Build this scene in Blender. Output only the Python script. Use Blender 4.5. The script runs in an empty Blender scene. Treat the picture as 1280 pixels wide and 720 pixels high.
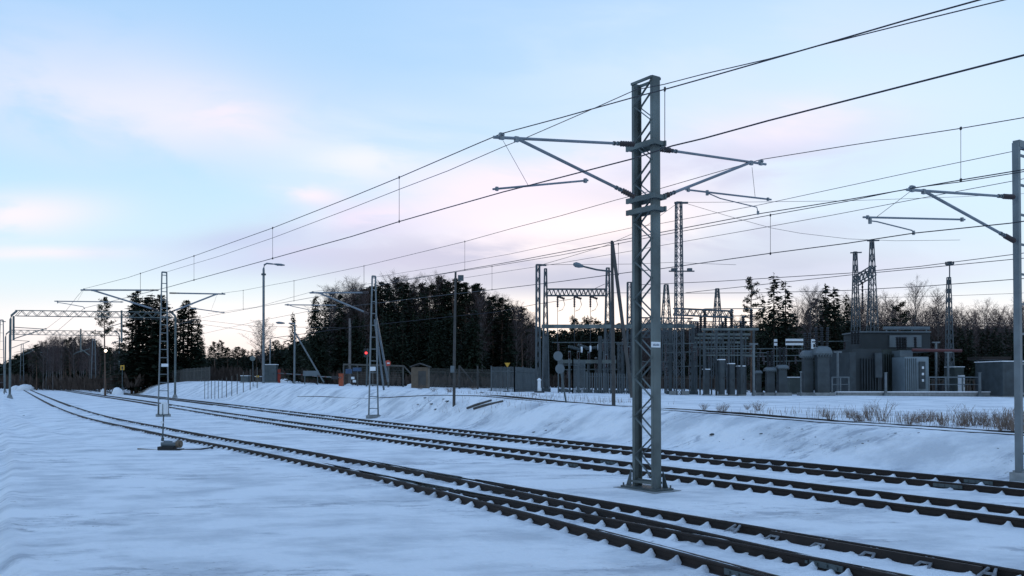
import bpy, math, random
import numpy as np
from mathutils import Vector, Matrix
random.seed(7); RNG = np.random.default_rng(7)
sc = bpy.context.scene
col = sc.collection
# ------------------------------------------------------------------ camera
F = 1100.0; HC = 2.75; PITCH = math.radians(1.0); HOR = 475.0
PY = HOR - F*math.tan(PITCH)
cam = bpy.data.cameras.new('camera'); camo = bpy.data.objects.new('camera', cam); col.objects.link(camo)
camo.location = (0, 0, HC); camo.rotation_euler = (math.radians(90)+PITCH, 0, 0)
cam.sensor_width = 36; cam.lens = 36*F/1280; cam.shift_y = (PY-360)/1280
cam.clip_start = 0.1; cam.clip_end = 6000
sc.camera = camo
def ray(x, y):
    vx = (x-640)/F; vy = (PY-y)/F
    dy = math.cos(PITCH)-vy*math.sin(PITCH); dz = math.sin(PITCH)+vy*math.cos(PITCH)
    return vx/dy, dz/dy
def at(x, y, Y):
    a, b = ray(x, y); return Vector((a*Y, Y, HC+b*Y))
def onz(x, y, z=0.0):
    a, b = ray(x, y); Y = (z-HC)/b; return Vector((a*Y, Y, z))
def XY(px, Y): return (px-640)/F*Y
# ------------------------------------------------------------------ materials
def mat(name, base, rough=0.7, metal=0.0, var=0.25, scale=3.0, bump=0.0, bscale=20, dark=None, spec=0.5, objcoord=True):
    m = bpy.data.materials.new(name); m.use_nodes = True
    nt = m.node_tree; n = nt.nodes; l = nt.links; b = n['Principled BSDF']
    b.inputs['Roughness'].default_value = rough; b.inputs['Metallic'].default_value = metal
    b.inputs['Specular IOR Level'].default_value = spec
    tc = n.new('ShaderNodeTexCoord'); src = tc.outputs['Object']
    ns = n.new('ShaderNodeTexNoise'); ns.inputs['Scale'].default_value = scale; ns.inputs['Detail'].default_value = 6
    l.new(src, ns.inputs['Vector'])
    r = n.new('ShaderNodeValToRGB'); l.new(ns.outputs['Fac'], r.inputs['Fac'])
    d = dark if dark else tuple(c*(1-var) for c in base)
    r.color_ramp.elements[0].position = 0.32; r.color_ramp.elements[1].position = 0.68
    r.color_ramp.elements[0].color = (*d, 1); r.color_ramp.elements[1].color = (*base, 1)
    l.new(r.outputs['Color'], b.inputs['Base Color'])
    if bump:
        n2 = n.new('ShaderNodeTexNoise'); n2.inputs['Scale'].default_value = bscale; n2.inputs['Detail'].default_value = 5
        l.new(src, n2.inputs['Vector'])
        bp = n.new('ShaderNodeBump'); bp.inputs['Strength'].default_value = bump; bp.inputs['Distance'].default_value = 0.02
        l.new(n2.outputs['Fac'], bp.inputs['Height']); l.new(bp.outputs['Normal'], b.inputs['Normal'])
    return m
M = {}
M['steel'] = mat('galvanised_green_steel', (.140,.168,.165), .55, .3, .5, 1.3, .15, 30)
M['steel_dark'] = mat('weathered_dark_steel', (.085,.105,.11), .6, .3, .3, 3, .1, 30)
M['steel_light'] = mat('pale_galvanised_steel', (.16,.185,.20), .5, .4, .3, 2, .1, 30)
M['arm'] = mat('aluminium_arm_tube', (.23,.25,.27), .45, .5, .3, 2)
M['cab3'] = mat('light_control_cabinet', (.20,.245,.27), .6, .1, .2, 1.5)
M['brace'] = mat('snow_dusted_brace', (.26,.27,.29), .8, 0, .5, 12)
M['tower'] = mat('distant_tower_steel', (.085,.10,.11), .6, .3, .2, 1)
M['wire'] = mat('copper_wire_dark', (.035,.035,.04), .5, .5, .2, 5)
M['porcelain'] = mat('brown_porcelain', (.035,.018,.016), .25, 0, .2, 8)
M['rail'] = mat('rusty_rail_web', (.024,.014,.010), .7, .2, .5, 6, .3, 40)
M['railtop'] = mat('worn_rail_head', (.10,.085,.08), .4, .6, .4, 5)
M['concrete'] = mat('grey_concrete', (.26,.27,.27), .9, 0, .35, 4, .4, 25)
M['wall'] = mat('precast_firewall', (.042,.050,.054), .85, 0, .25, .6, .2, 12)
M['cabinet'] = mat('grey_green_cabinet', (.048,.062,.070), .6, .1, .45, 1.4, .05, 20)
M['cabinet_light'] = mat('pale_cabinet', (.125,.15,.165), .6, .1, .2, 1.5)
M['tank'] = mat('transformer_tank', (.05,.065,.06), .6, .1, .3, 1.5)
M['white'] = mat('white_enamel', (.72,.74,.76), .5, 0, .12, 4)
M['black'] = mat('black_rubber', (.015,.015,.017), .6, 0, .2, 4)
M['red'] = mat('red_paint', (.42,.05,.03), .5, 0, .25, 6)
M['pipe'] = mat('dull_red_pipe', (.11,.03,.028), .6)
M['orange'] = mat('orange_paint', (.36,.065,.02), .5, 0, .25, 6)
M['yellow'] = mat('yellow_sign_paint', (.60,.33,.03), .5, 0, .2, 6)
M['blue'] = mat('blue_board_paint', (.03,.07,.14), .5, 0, .3, 2)
M['wood'] = mat('weathered_pole_wood', (.075,.07,.065), .9, 0, .4, 1.2, .4, 14)
M['shed'] = mat('brown_shed_boards', (.16,.12,.085), .85, 0, .3, 2, .3, 10)
M['fence'] = mat('grey_palisade', (.10,.12,.13), .6, .3, .25, 2)
M['mesh'] = mat('brown_mesh_frame', (.10,.095,.085), .8, .1, .3, 2)
M['spruce'] = mat('spruce_needles', (.030,.042,.026), .8, 0, .45, .5, spec=.15)
M['pine'] = mat('pine_needles', (.036,.044,.026), .8, 0, .4, .5, spec=.15)
M['bark'] = mat('spruce_bark', (.07,.05,.04), .9, 0, .4, 1, spec=.15)
M['pinebark'] = mat('pine_bark', (.15,.095,.07), .9, 0, .4, .7, spec=.15)
M['birchbark'] = mat('birch_bark', (.19,.165,.155), .8, 0, .6, 1.2, spec=.2)
M['twig'] = mat('birch_twigs', (.11,.075,.07), .85, 0, .3, 1, spec=.15)
M['brush'] = mat('dry_stems', (.21,.14,.10), .9, 0, .4, 6, spec=.15)
M['grass'] = mat('dead_grass', (.26,.19,.15), .9, 0, .4, 3, spec=.15)
M['stone'] = mat('dark_stone', (.05,.055,.06), .9, 0, .5, 8, .5, 20)
M['snowlump'] = mat('snow_heap', (.80,.81,.83), .7, 0, .1, 3, .6, 6, spec=.3)
def emit(name, c, s):
    m = bpy.data.materials.new(name); m.use_nodes = True; b = m.node_tree.nodes['Principled BSDF']
    b.inputs['Base Color'].default_value = (*c, 1); b.inputs['Emission Color'].default_value = (*c, 1); b.inputs['Emission Strength'].default_value = s
    return m
M['redlamp'] = emit('red_signal_lens', (1, .03, .03), 3)
M['warmlamp'] = emit('warm_lamp_glass', (1, .8, .62), 6)
# ------------------------------------------------------------------ mesh builder
class MB:
    def __init__(s): s.v = []; s.f = []
    def add(s, vs, fs):
        o = len(s.v); s.v += [tuple(v) for v in vs]; s.f += [tuple(i+o for i in f) for f in fs]; return s
    def box(s, c, size, rz=0.0, R=None):
        hx, hy, hz = size[0]/2, size[1]/2, size[2]/2
        R = R or Matrix.Rotation(rz, 3, 'Z'); c = Vector(c)
        vs = [c + R@Vector((x*hx, y*hy, z*hz)) for x in (-1,1) for y in (-1,1) for z in (-1,1)]
        return s.add(vs, [(0,1,3,2),(4,6,7,5),(0,4,5,1),(2,3,7,6),(0,2,6,4),(1,5,7,3)])
    def bar(s, a, b, w, h=None):
        a = Vector(a); b = Vector(b); d = b-a; L = d.length
        if L < 1e-6: return s
        R = d.to_track_quat('Z', 'Y').to_matrix()
        return s.box((a+b)/2, (w, h or w, L), R=R)
    def tube(s, pts, r, n=6, cap=True):
        pts = [Vector(p) for p in pts]; rs = r if isinstance(r, (list, tuple)) else [r]*len(pts)
        o = len(s.v); k = len(pts)
        for i, p in enumerate(pts):
            t = (pts[min(i+1, k-1)]-pts[max(i-1, 0)])
            if t.length < 1e-9: t = Vector((0, 0, 1))
            t.normalize()
            up = Vector((0, 0, 1)) if abs(t.z) < .95 else Vector((1, 0, 0))
            u = t.cross(up).normalized(); w = u.cross(t)
            for j in range(n):
                a = 2*math.pi*j/n; s.v.append(tuple(p+(u*math.cos(a)+w*math.sin(a))*rs[i]))
        for i in range(k-1):
            for j in range(n):
                s.f.append((o+i*n+j, o+i*n+(j+1) % n, o+(i+1)*n+(j+1) % n, o+(i+1)*n+j))
        if cap:
            s.f.append(tuple(o+j for j in range(n))); s.f.append(tuple(o+(k-1)*n+j for j in reversed(range(n))))
        return s
    def ins(s, a, b, r, n=10, sheds=7):
        a = Vector(a); b = Vector(b); pts = []; rs = []
        for i in range(sheds*2+1):
            pts.append(a.lerp(b, i/(sheds*2))); rs.append(r*.5 if i % 2 == 0 else r)
        return s.tube(pts, rs, n)
    def disc(s, c, nrm, r, t, n=20):
        nrm = Vector(nrm).normalized(); c = Vector(c)
        return s.tube([c-nrm*t/2, c+nrm*t/2], r, n)
    def build(s, name, m, parent=None, smooth=False):
        me = bpy.data.meshes.new(name); me.from_pydata(s.v, [], s.f); me.materials.append(m)
        if smooth: me.polygons.foreach_set('use_smooth', [True]*len(me.polygons))
        me.update()
        o = bpy.data.objects.new(name, me); col.objects.link(o)
        if parent: o.parent = parent
        return o
def tag(o, label=None, cat=None, group=None, kind=None):
    if label: o['label'] = label
    if cat: o['category'] = cat
    if group: o['group'] = group
    if kind: o['kind'] = kind
    return o
def empty(name, loc, label, cat, group=None, rz=0):
    o = bpy.data.objects.new(name, None); col.objects.link(o); o.location = loc; o.rotation_euler = (0,0,rz)
    o.empty_display_size = .3
    return tag(o, label, cat, group)
def copy_tree(o, parent=None):
    c = o.copy(); col.objects.link(c); c.parent = parent
    for ch in list(o.children): copy_tree(ch, c)
    return c
# ------------------------------------------------------------------ tracks (traced from the rails, then given one gauge)
RT = 0.15; G = 1.524
def spline(xk, yk, x):
    xk = np.array(xk, float); yk = np.array(yk, float); n_ = len(xk); h = np.diff(xk)
    Am = np.zeros((n_, n_)); bv = np.zeros(n_); Am[0,0] = Am[-1,-1] = 1
    for i in range(1, n_-1):
        Am[i,i-1] = h[i-1]; Am[i,i] = 2*(h[i-1]+h[i]); Am[i,i+1] = h[i]; bv[i] = 6*((yk[i+1]-yk[i])/h[i]-(yk[i]-yk[i-1])/h[i-1])
    m_ = np.linalg.solve(Am, bv); k = np.clip(np.searchsorted(xk, x)-1, 0, n_-2)
    a = (xk[k+1]-x)/h[k]; b = (x-xk[k])/h[k]
    return a*yk[k]+b*yk[k+1]+((a**3-a)*m_[k]+(b**3-b)*m_[k+1])*h[k]**2/6
def curve(pts, sm=25):
    p = np.array(pts, float)
    xs = np.linspace(p[0,0], p[-1,0], 900); ys = spline(p[:,0], p[:,1], xs)
    P = np.array([onz(x, y, RT)[:2] for x, y in zip(xs, ys)])
    dd = np.linalg.norm(P-P[-1], axis=1); u = P[-1]-P[np.where(dd > 6)[0][-1]]; u /= np.linalg.norm(u)
    P = np.vstack([P, [P[-1]+u*d for d in (1, 2, 4, 7, 11, 16, 22, 30, 45)]])
    d = np.r_[0, np.cumsum(np.linalg.norm(np.diff(P, axis=0), axis=1))]
    s = np.arange(0, d[-1], 0.1); Q = np.c_[np.interp(s, d, P[:,0]), np.interp(s, d, P[:,1])]
    g = np.exp(-.5*(np.arange(-3*sm, 3*sm+1)/sm)**2); g /= g.sum()
    for c in (0, 1):
        a = np.r_[2*Q[0,c]-Q[1:3*sm+1,c][::-1], Q[:,c], 2*Q[-1,c]-Q[-3*sm-1:-1,c][::-1]]
        Q[:,c] = np.convolve(a, g, 'valid')
    return Q
def off(P, w):
    t = np.gradient(P, axis=0); t /= np.linalg.norm(t, axis=1)[:,None]
    nrm = np.c_[-t[:,1], t[:,0]]           # left of travel; travel runs left-far to right-near, so left = far side
    return P+nrm*w
A1 = [(28,486.3),(61,503.8),(94,517.3),(160,533.1),(230,547.5),(320,563.6),(404,580.6),(480,596.5),(558,615),(639,635.4),(740,661.5),(847,689.5),(942,715)]
R4 = [(400,565),(450,573.5),(538,589.5),(640,606.5),(715,619.3),(800,633),(871,645),(960,660),(1120,686.8),(1280,713.5)]
B1 = [(66,485.6),(106,492),(160,500),(240,513),(320,525.3),(396,536.2),(480,548),(560,558.2),(640,568.2),(800,588.6),(960,609),(1120,629),(1280,648.8)]
C1 = [(60,482.7),(110,487.3),(160,492.8),(240,501.8),(320,511.8),(396,521),(480,531),(640,548.4),(791,564.8),(960,581.3),(1120,597),(1280,612.3)]
D1 = [(380,482.5),(470,486.5),(560,490.8),(640,498),(760,506.5),(960,522),(1060,528),(1160,533.5),(1260,539.5)]
A_rail = curve(A1); E_rail = curve(R4); B_rail = curve(B1); C_rail = curve(C1)
E_rail = E_rail[np.argmin(np.abs(640+F*E_rail[:,0]/np.maximum(E_rail[:,1],1)-455)):]
trk = {'A': off(A_rail, G/2), 'E': off(E_rail, -G/2), 'B': off(B_rail, G/2), 'C': off(C_rail, G/2)}
# ------------------------------------------------------------------ terrain
HT = [(-400,.0),(60,.05),(100,.3),(130,.7),(160,1.25),(200,1.95),(235,2.5),(270,2.55),(300,2.4),(330,2.40),(400,2.19),(480,2.03),(570,1.82),(640,1.66),(760,1.42),(960,1.22),(1100,1.14),(1280,1.05),(2200,1.0)]
HX = np.array([a for a, b in HT]); HZ = np.array([b for a, b in HT])
Cc = trk['C'][::10]
def sdist(X, Y, P):
    t = np.gradient(P, axis=0); t /= np.linalg.norm(t, axis=1)[:,None]
    sp_ = float(np.max(np.linalg.norm(np.diff(P, axis=0), axis=1))); out = np.empty(X.shape); fx = X.ravel(); fy = Y.ravel(); o = out.ravel()
    for i in range(0, len(fx), 4000):
        dx = fx[i:i+4000,None]-P[None,:,0]; dy = fy[i:i+4000,None]-P[None,:,1]
        k = np.argmin(dx*dx+dy*dy, axis=1); r = np.arange(len(k))
        ddx = dx[r,k]; ddy = dy[r,k]
        cr_ = -t[k,1]*ddx+t[k,0]*ddy; al = np.abs(t[k,0]*ddx+t[k,1]*ddy); dd = np.sqrt(ddx**2+ddy**2)
        o[i:i+4000] = np.where(cr_ > 0, 1, -1)*np.where(al < sp_*1.2, np.abs(cr_), dd)
    return o.reshape(X.shape)
def wav(X, Y, seed, sc_):
    r = np.random.default_rng(seed); z = 0
    for i in range(7):
        a = r.uniform(0, 6.28); k = sc_*r.uniform(.6, 2.2); ph = r.uniform(0, 6.28)
        z = z+np.sin((X*math.cos(a)+Y*math.sin(a))*k+ph+.8*np.sin((X*math.sin(a)-Y*math.cos(a))*k*.7+ph*2))
    return z/7
def vnoise(X, Y, wl, seed):
    x = X/wl; y = Y/wl; xi = np.floor(x); yi = np.floor(y); fx = x-xi; fy = y-yi; fx = fx*fx*(3-2*fx); fy = fy*fy*(3-2*fy)
    def h(a, b):
        q = np.sin(a*127.1+b*311.7+seed*74.7)*43758.5453; return q-np.floor(q)
    return (h(xi, yi)*(1-fx)+h(xi+1, yi)*fx)*(1-fy)+(h(xi, yi+1)*(1-fx)+h(xi+1, yi+1)*fx)*fy-.5
def zf(X, Y):
    X = np.asarray(X, float); Y = np.asarray(Y, float)
    az = 640+F*np.where(Y > 2, X/np.maximum(Y, 2), np.sign(X)*1.6)
    H = np.interp(az, HX, HZ)
    d = sdist(X, Y, Cc)
    t = np.clip((d-2.4-np.clip(H-1.7, 0, 2)*1.0)/(2.9+.3*wav(X, Y, 3, .15)+np.clip(H-1.7, 0, 2)*3.5), 0, 1); s = t*t*(3-2*t)
    R = np.hypot(X, Y); fade = np.clip(1-R/400, 0, 1)
    z = H*s
    z = z+s*(.16*wav(X, Y, 5, .12)+.025*wav(X, Y, 6, .7))*fade*np.clip((Y-15)/30, 0, 1)*(az < 1500)
    flat = (1-s)
    z = z+flat*(.035*wav(X, Y, 8, .35)+.012*wav(X, Y, 9, 1.7))*fade
    FP = np.array([(-33,57),(-29,50),(-25,43),(-21.5,37.3),(-18.3,31.8),(-16,27.9),(-14,24.2),(-11.4,19.6),(-8.7,14.9),(-6.8,12.2),(-4.6,9.6),(-1.5,7.2),(3,5.5)], float)
    tt = np.arange(len(FP)); t2 = np.linspace(0, len(FP)-1, 140); FP = np.c_[spline(tt, FP[:,0], t2), spline(tt, FP[:,1], t2)]
    qs = sdist(X, Y, FP); q = np.abs(qs)
    near = np.clip(1-R/90, 0, 1)*(1-np.exp(-(q/1.3)**4)); qf = q
    crust = np.clip(vnoise(X, Y, 6.0, 4)*3.2+.6, .12, 1)
    z = z+near*crust*(.055*vnoise(X*.6+Y*.2, Y, 1.3, 1)+.04*vnoise(X, Y, .55, 2)+.022*vnoise(X, Y, .26, 3))
    # keep the track beds level
    w = 1.0
    for k in ('A', 'B', 'C', 'E'):
        q = np.abs(d) if k == 'C' else np.abs(sdist(X, Y, trk[k][::16]))
        w = np.minimum(w, np.clip((q-1.0)/1.2, 0, 1))
        if k == 'A':
            side = sdist(X, Y, trk['A'][::16])
            for o_, wd, dp in ((-4.2, .5, .17), (-6.1, .55, .19), (-3.1, .25, .04)):
                z = z-dp*np.exp(-((side-o_+.25*np.sin(Y*.08))/wd)**2)*np.clip((Y-30)/25, 0, 1)
            z = z+.07*np.exp(-((side+5.0)/.5)**2)*np.clip((Y-30)/25, 0, 1)
    z = z*w+(1-w)*(-.01)
    # curving wheel furrows at the left edge
    z = z-.15*np.exp(-((qs+.55)/.62)**8)+.03*np.exp(-((qs-.28)/.14)**2)
    return z
def Z(x, y): return float(zf(np.array([x]), np.array([y]))[0])
def snow_mat():
    m = bpy.data.materials.new('snow_ground'); m.use_nodes = True
    nt = m.node_tree; n = nt.nodes; l = nt.links; b = n['Principled BSDF']
    b.inputs['Roughness'].default_value = .75; b.inputs['Specular IOR Level'].default_value = .3
    tc = n.new('ShaderNodeTexCoord')
    def noise(s, d=6, stretch=(1,1,1), rot=0, rough=.55):
        mp = n.new('ShaderNodeMapping'); mp.inputs['Scale'].default_value = stretch; mp.inputs['Rotation'].default_value = (0,0,rot)
        l.new(tc.outputs['Object'], mp.inputs['Vector'])
        t = n.new('ShaderNodeTexNoise'); t.inputs['Scale'].default_value = s; t.inputs['Detail'].default_value = d; t.inputs['Roughness'].default_value = rough
        l.new(mp.outputs['Vector'], t.inputs['Vector']); return t
    a = noise(.6, 9, (.7,1,1), -.45, .62)
    r = n.new('ShaderNodeValToRGB'); l.new(a.outputs['Fac'], r.inputs['Fac'])
    r.color_ramp.elements[0].position = .36; r.color_ramp.elements[0].color = (.60,.62,.65,1)
    r.color_ramp.elements[1].position = .55; r.color_ramp.elements[1].color = (.86,.865,.88,1)
    # small spots where gravel and dead grass show through, in loose drifts
    def step(sock, lo, hi):
        q = n.new('ShaderNodeMapRange'); q.interpolation_type = 'SMOOTHSTEP'; l.new(sock, q.inputs['Value']); q.inputs['From Min'].default_value = lo; q.inputs['From Max'].default_value = hi; return q.outputs['Result']
    def mul(x, y):
        q = n.new('ShaderNodeMath'); q.operation = 'MULTIPLY'; l.new(x, q.inputs[0])
        if isinstance(y, float): q.inputs[1].default_value = y
        else: l.new(y, q.inputs[1])
        return q.outputs['Value']
    drift = step(noise(.45, 5, (.5,1,1), -.3).outputs['Fac'], .50, .62)
    speck = step(noise(7, 8, (.6,1,1), .2, .75).outputs['Fac'], .565, .64)
    mx0 = n.new('ShaderNodeMixRGB'); l.new(mul(mul(drift, step(noise(2.2, 8, (.4,1,1), -.1, .65).outputs['Fac'], .48, .60)), .9), mx0.inputs['Fac']); l.new(r.outputs['Color'], mx0.inputs['Color1']); mx0.inputs['Color2'].default_value = (.44,.46,.50,1)
    mx = n.new('ShaderNodeMixRGB'); l.new(mul(mul(drift, speck), .8), mx.inputs['Fac']); l.new(mx0.outputs['Color'], mx.inputs['Color1'])
    mx.inputs['Color2'].default_value = (.20,.19,.19,1)
    l.new(mx.outputs['Color'], b.inputs['Base Color'])
    h1 = noise(.9, 10, (.6,1,1), -.25, .62); h2 = noise(3.2, 9, (.8,1,1), .5, .66); h3 = noise(18, 5)
    def madd(x, k, y):
        q = n.new('ShaderNodeMath'); q.operation = 'MULTIPLY_ADD'; l.new(x, q.inputs[0]); q.inputs[1].default_value = k; l.new(y, q.inputs[2]); return q.outputs['Value']
    # trodden and crusted zones have sharper dents
    vo = n.new('ShaderNodeTexVoronoi'); vo.inputs['Scale'].default_value = 2.6; vo.inputs['Randomness'].default_value = 1.0; l.new(tc.outputs['Object'], vo.inputs['Vector'])
    dent = mul(step(vo.outputs['Distance'], .30, .12), drift)
    hh = madd(h1.outputs['Fac'], .55, mul(h2.outputs['Fac'], .40)); hh = madd(h3.outputs['Fac'], .05, hh); hh = madd(dent, -.10, hh)
    bp = n.new('ShaderNodeBump'); bp.inputs['Strength'].default_value = 1.0; bp.inputs['Distance'].default_value = .30
    l.new(hh, bp.inputs['Height']); l.new(bp.outputs['Normal'], b.inputs['Normal'])
    return m
M['snow'] = snow_mat()
def ground():
    rr = np.r_[0.6*np.exp(np.r_[np.linspace(0, math.log(5/.6), 40)[:-1], np.linspace(math.log(5/.6), math.log(90/.6), 420)[:-1], np.linspace(math.log(90/.6), math.log(3500/.6), 110)])]
    th = np.r_[np.radians(np.linspace(-180, -42, 40)), np.radians(np.linspace(-41.5, 41.5, 560)), np.radians(np.linspace(42, 180, 40))][:-1]
    Rg, T = np.meshgrid(rr, th, indexing='ij')
    X = Rg*np.sin(T); Y = Rg*np.cos(T); Zg = zf(X, Y)
    nr, nt_ = X.shape
    v = np.c_[X.ravel(), Y.ravel(), Zg.ravel()]
    i = np.arange(nr-1)[:,None]*nt_; j = np.arange(nt_)[None,:]; j2 = (j+1) % nt_
    f = np.stack([i+j, i+nt_+j, i+nt_+j2, i+j2], -1).reshape(-1, 4)
    v = np.vstack([v, [0, 0, float(Zg[0].mean())]])
    fl = [tuple(q) for q in f.tolist()]+[(len(v)-1, a, (a+1) % nt_) for a in range(nt_)]
    me = bpy.data.meshes.new('ground'); me.from_pydata(v.tolist(), [], fl); me.materials.append(M['snow'])
    me.polygons.foreach_set('use_smooth', [True]*len(me.polygons)); me.update()
    o = bpy.data.objects.new('ground', me); col.objects.link(o); o['kind'] = 'structure'
    # make sure normals face up
    import bmesh
    bm = bmesh.new(); bm.from_mesh(me); 
    if sum(fc.normal.z for fc in list(bm.faces)[:200]) < 0: bmesh.ops.reverse_faces(bm, faces=bm.faces)
    bm.to_mesh(me); bm.free()
ground()
# ------------------------------------------------------------------ rails
PROF = [(-.07,-.172),(.07,-.172),(.07,-.155),(.012,-.13),(.012,-.045),(.036,-.035),(.036,-.004),(.028,0),(-.028,0),(-.036,-.004),(-.036,-.035),(-.012,-.045),(-.012,-.13),(-.07,-.155)]
def rail_mesh(P, parent, zt=RT, step=5, name='rail', prof=PROF, drop=None):
    P = P[::step]; L = off(P, 1)-P; mb = MB(); k = len(prof)
    zz_ = np.zeros(len(P)) if drop is None else drop[::step]
    for (x, y), (nx, ny), dz_ in zip(P, L, zz_):
        for a, h in prof: mb.v.append((x+nx*a, y+ny*a, zt+h-dz_))
    for i in range(len(P)-1):
        for j in range(k): mb.f.append((i*k+j, i*k+(j+1) % k, (i+1)*k+(j+1) % k, (i+1)*k+j))
    mb.f.append(tuple(range(k))); mb.f.append(tuple((len(P)-1)*k+j for j in reversed(range(k))))
    o = mb.build(name, M['rail'], parent); me = o.data; me.materials.append(M['railtop'])
    return o
def ridge(P, zt, mb, sides=(1,-1), depth=0.0):
    # far side: snow level with the rail head; near side: scooped to the foot with a small snow knob on every fastening
    dist = np.hypot(P[:,0], P[:,1]); idx = np.where(dist < 100)[0]
    if len(idx) < 3: return
    Q0 = P[idx[0]:idx[-1]+1]; s0 = np.arange(len(Q0))*.1; s = np.arange(0, s0[-1], .045)
    Q = np.c_[np.interp(s, s0, Q0[:,0]), np.interp(s, s0, Q0[:,1])]; s = s+idx[0]*.1
    r = np.random.default_rng(int(abs(P[0,0]*10)) % 999)
    k0 = np.arange(s[0]-1, s[-1]+2, .62); ph = np.abs(((s/.62+.5) % 1)-.5)*.62
    jit = np.interp(s, k0, r.uniform(.5, 1.2, len(k0))); soft = np.interp(s, k0, r.normal(0, 1, len(k0))); fine = np.convolve(r.normal(0, 1, len(s)), np.ones(4)/4, 'same')
    for sd in sides:
        if sd > 0:
            offs = [.004, .034, .09, .17, .28, .42, .62]
            hs = [zt+.007, zt+.004, zt-.018, zt-.05, zt-.085, zt-.12, -.06]
            hs = [h+(0 if q < 1 else .009)*soft*(q > 0)+.003*fine*(q > 0) for q, h in enumerate(hs)]
            gap = (np.interp(s, k0, r.uniform(0, 1, len(k0))) > .80)
            hs[0] = hs[0]-.02*gap; hs[1] = hs[1]-.035*gap
        else:
            offs = [.018, .045, .085, .13, .20, .32, .62]
            knob = np.exp(-(ph/.06)**2)*jit; u = (ph/.31)
            cup = (1-np.sqrt(np.clip(1-(1-u)**2.5, 0, 1)))
            base = [-.035, -.03, -.025, -.012, .006, .012, -.05]; kn = [.07, .10, .095, .06, .022, .006, 0]; cp = [.032, .036, .034, .026, .014, .006, 0]
            hs = [b_+knob*k_+cup*c_*jit+.004*fine+.006*soft for b_, k_, c_ in zip(base, kn, cp)]
        o = len(mb.v); k = len(offs); Ls = off(Q, sd)-Q
        for i in range(len(Q)):
            for j in range(k): mb.v.append((Q[i,0]+Ls[i,0]*offs[j], Q[i,1]+Ls[i,1]*offs[j], float(hs[j][i])))
        for i in range(len(Q)-1):
            for j in range(k-1):
                a = (o+i*k+j, o+(i+1)*k+j, o+(i+1)*k+j+1, o+i*k+j+1)
                mb.f.append(a[::-1] if sd > 0 else a)
ridge_mb = MB()
def track(key, label, zt=RT, cut=None):
    P = trk[key]
    if cut is not None: P = P[cut:]
    c = P[len(P)//2]
    t = empty('railway_track', (0, 0, 0), label, 'railway track', 'snowed-in railway tracks')
    for w in (G/2, -G/2):
        Q = off(P, w); dr = None
        if key == 'E': dr = .10*np.clip((640-(640+F*Q[:,0]/np.maximum(Q[:,1], 1)))/110, 0, 1)*(Q[:,1] > 5)
        rail_mesh(Q, t, zt, drop=dr); ridge(Q, zt, ridge_mb)
        # joint plates with snow on the bolts, every 25 m
        jb = MB(); 
        for i in range(60, len(Q)-20, 250):
            if math.hypot(*Q[i]) < 90:
                d = Q[i+1]-Q[i]; a = math.atan2(d[1], d[0])
                nn = off(Q[i-1:i+2], 1)[1]-Q[i]
                for sd in (1, -1):
                    jb.box((Q[i,0]+nn[0]*.03*sd, Q[i,1]+nn[1]*.03*sd, zt-.085), (.75, .03, .09), a)
                    for b_ in (-.27, -.09, .09, .27):
                        u = d/np.linalg.norm(d)
                        jb.box((Q[i,0]+u[0]*b_+nn[0]*.055*sd, Q[i,1]+u[1]*b_+nn[1]*.055*sd, zt-.085), (.045, .03, .045), a)
        if jb.v: tag(jb.build('joint_plate', M['steel_dark'], t), kind='stuff')
    return t
TA = track('A', 'nearest track, its near rail curving past the point machine')
TE = track('E', 'diverging track that splits off the nearest track before the big mast', RT-.003)
TB = track('B', 'middle snow-covered track running just behind the big mast')
TC = track('C', 'far track at the foot of the snowy bank')
sr = ridge_mb.build('snow_cover', M['snow'], smooth=True); tag(sr, 'snow heaped in scallops along the rails', 'snow', kind='stuff')
# check rail and braces on the turnout
def px_on(P, px):
    az = 640+F*P[:,0]/np.maximum(P[:,1], .1); return int(np.argmin(np.abs(az-px)+(P[:,1] < 1)*1e6))
nearA = off(trk['A'], -G/2+.14); a, b = px_on(nearA, 745), px_on(nearA, 1005)
CH = [(-.025,-.15),(.025,-.15),(.025,0),(-.025,0)]
rail_mesh(nearA[min(a,b):max(a,b)], TA, RT-.01, 3, 'check_rail', CH)
farE = off(trk['E'], G/2-.14); a, b = px_on(farE, 960), px_on(farE, 1230)
rail_mesh(farE[min(a,b):max(a,b)], TE, RT-.01, 3, 'check_rail', CH)
fe = off(trk['E'], G/2); i0, i1 = px_on(fe, 925), px_on(fe, 1262)
i0, i1 = min(i0,i1), max(i0,i1)
i = i0
while i < i1:
    d = fe[i+1]-fe[i]; d /= np.linalg.norm(d); nn = np.array([-d[1], d[0]])
    mb = MB()
    for s_ in (-.11, .11):
        p0 = fe[i]-nn*.045+d*s_*.45; p1 = fe[i]-nn*.30+d*s_
        mb.bar((p0[0], p0[1], RT-.03), (p1[0], p1[1], .0), .036, .03)
    mb.bar((*(fe[i]-nn*.16-d*.09), RT-.085), (*(fe[i]-nn*.16+d*.10), RT-.085), .045, .03)
    mb.build('rail_brace', M['brace'], TE); i += 9
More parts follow.
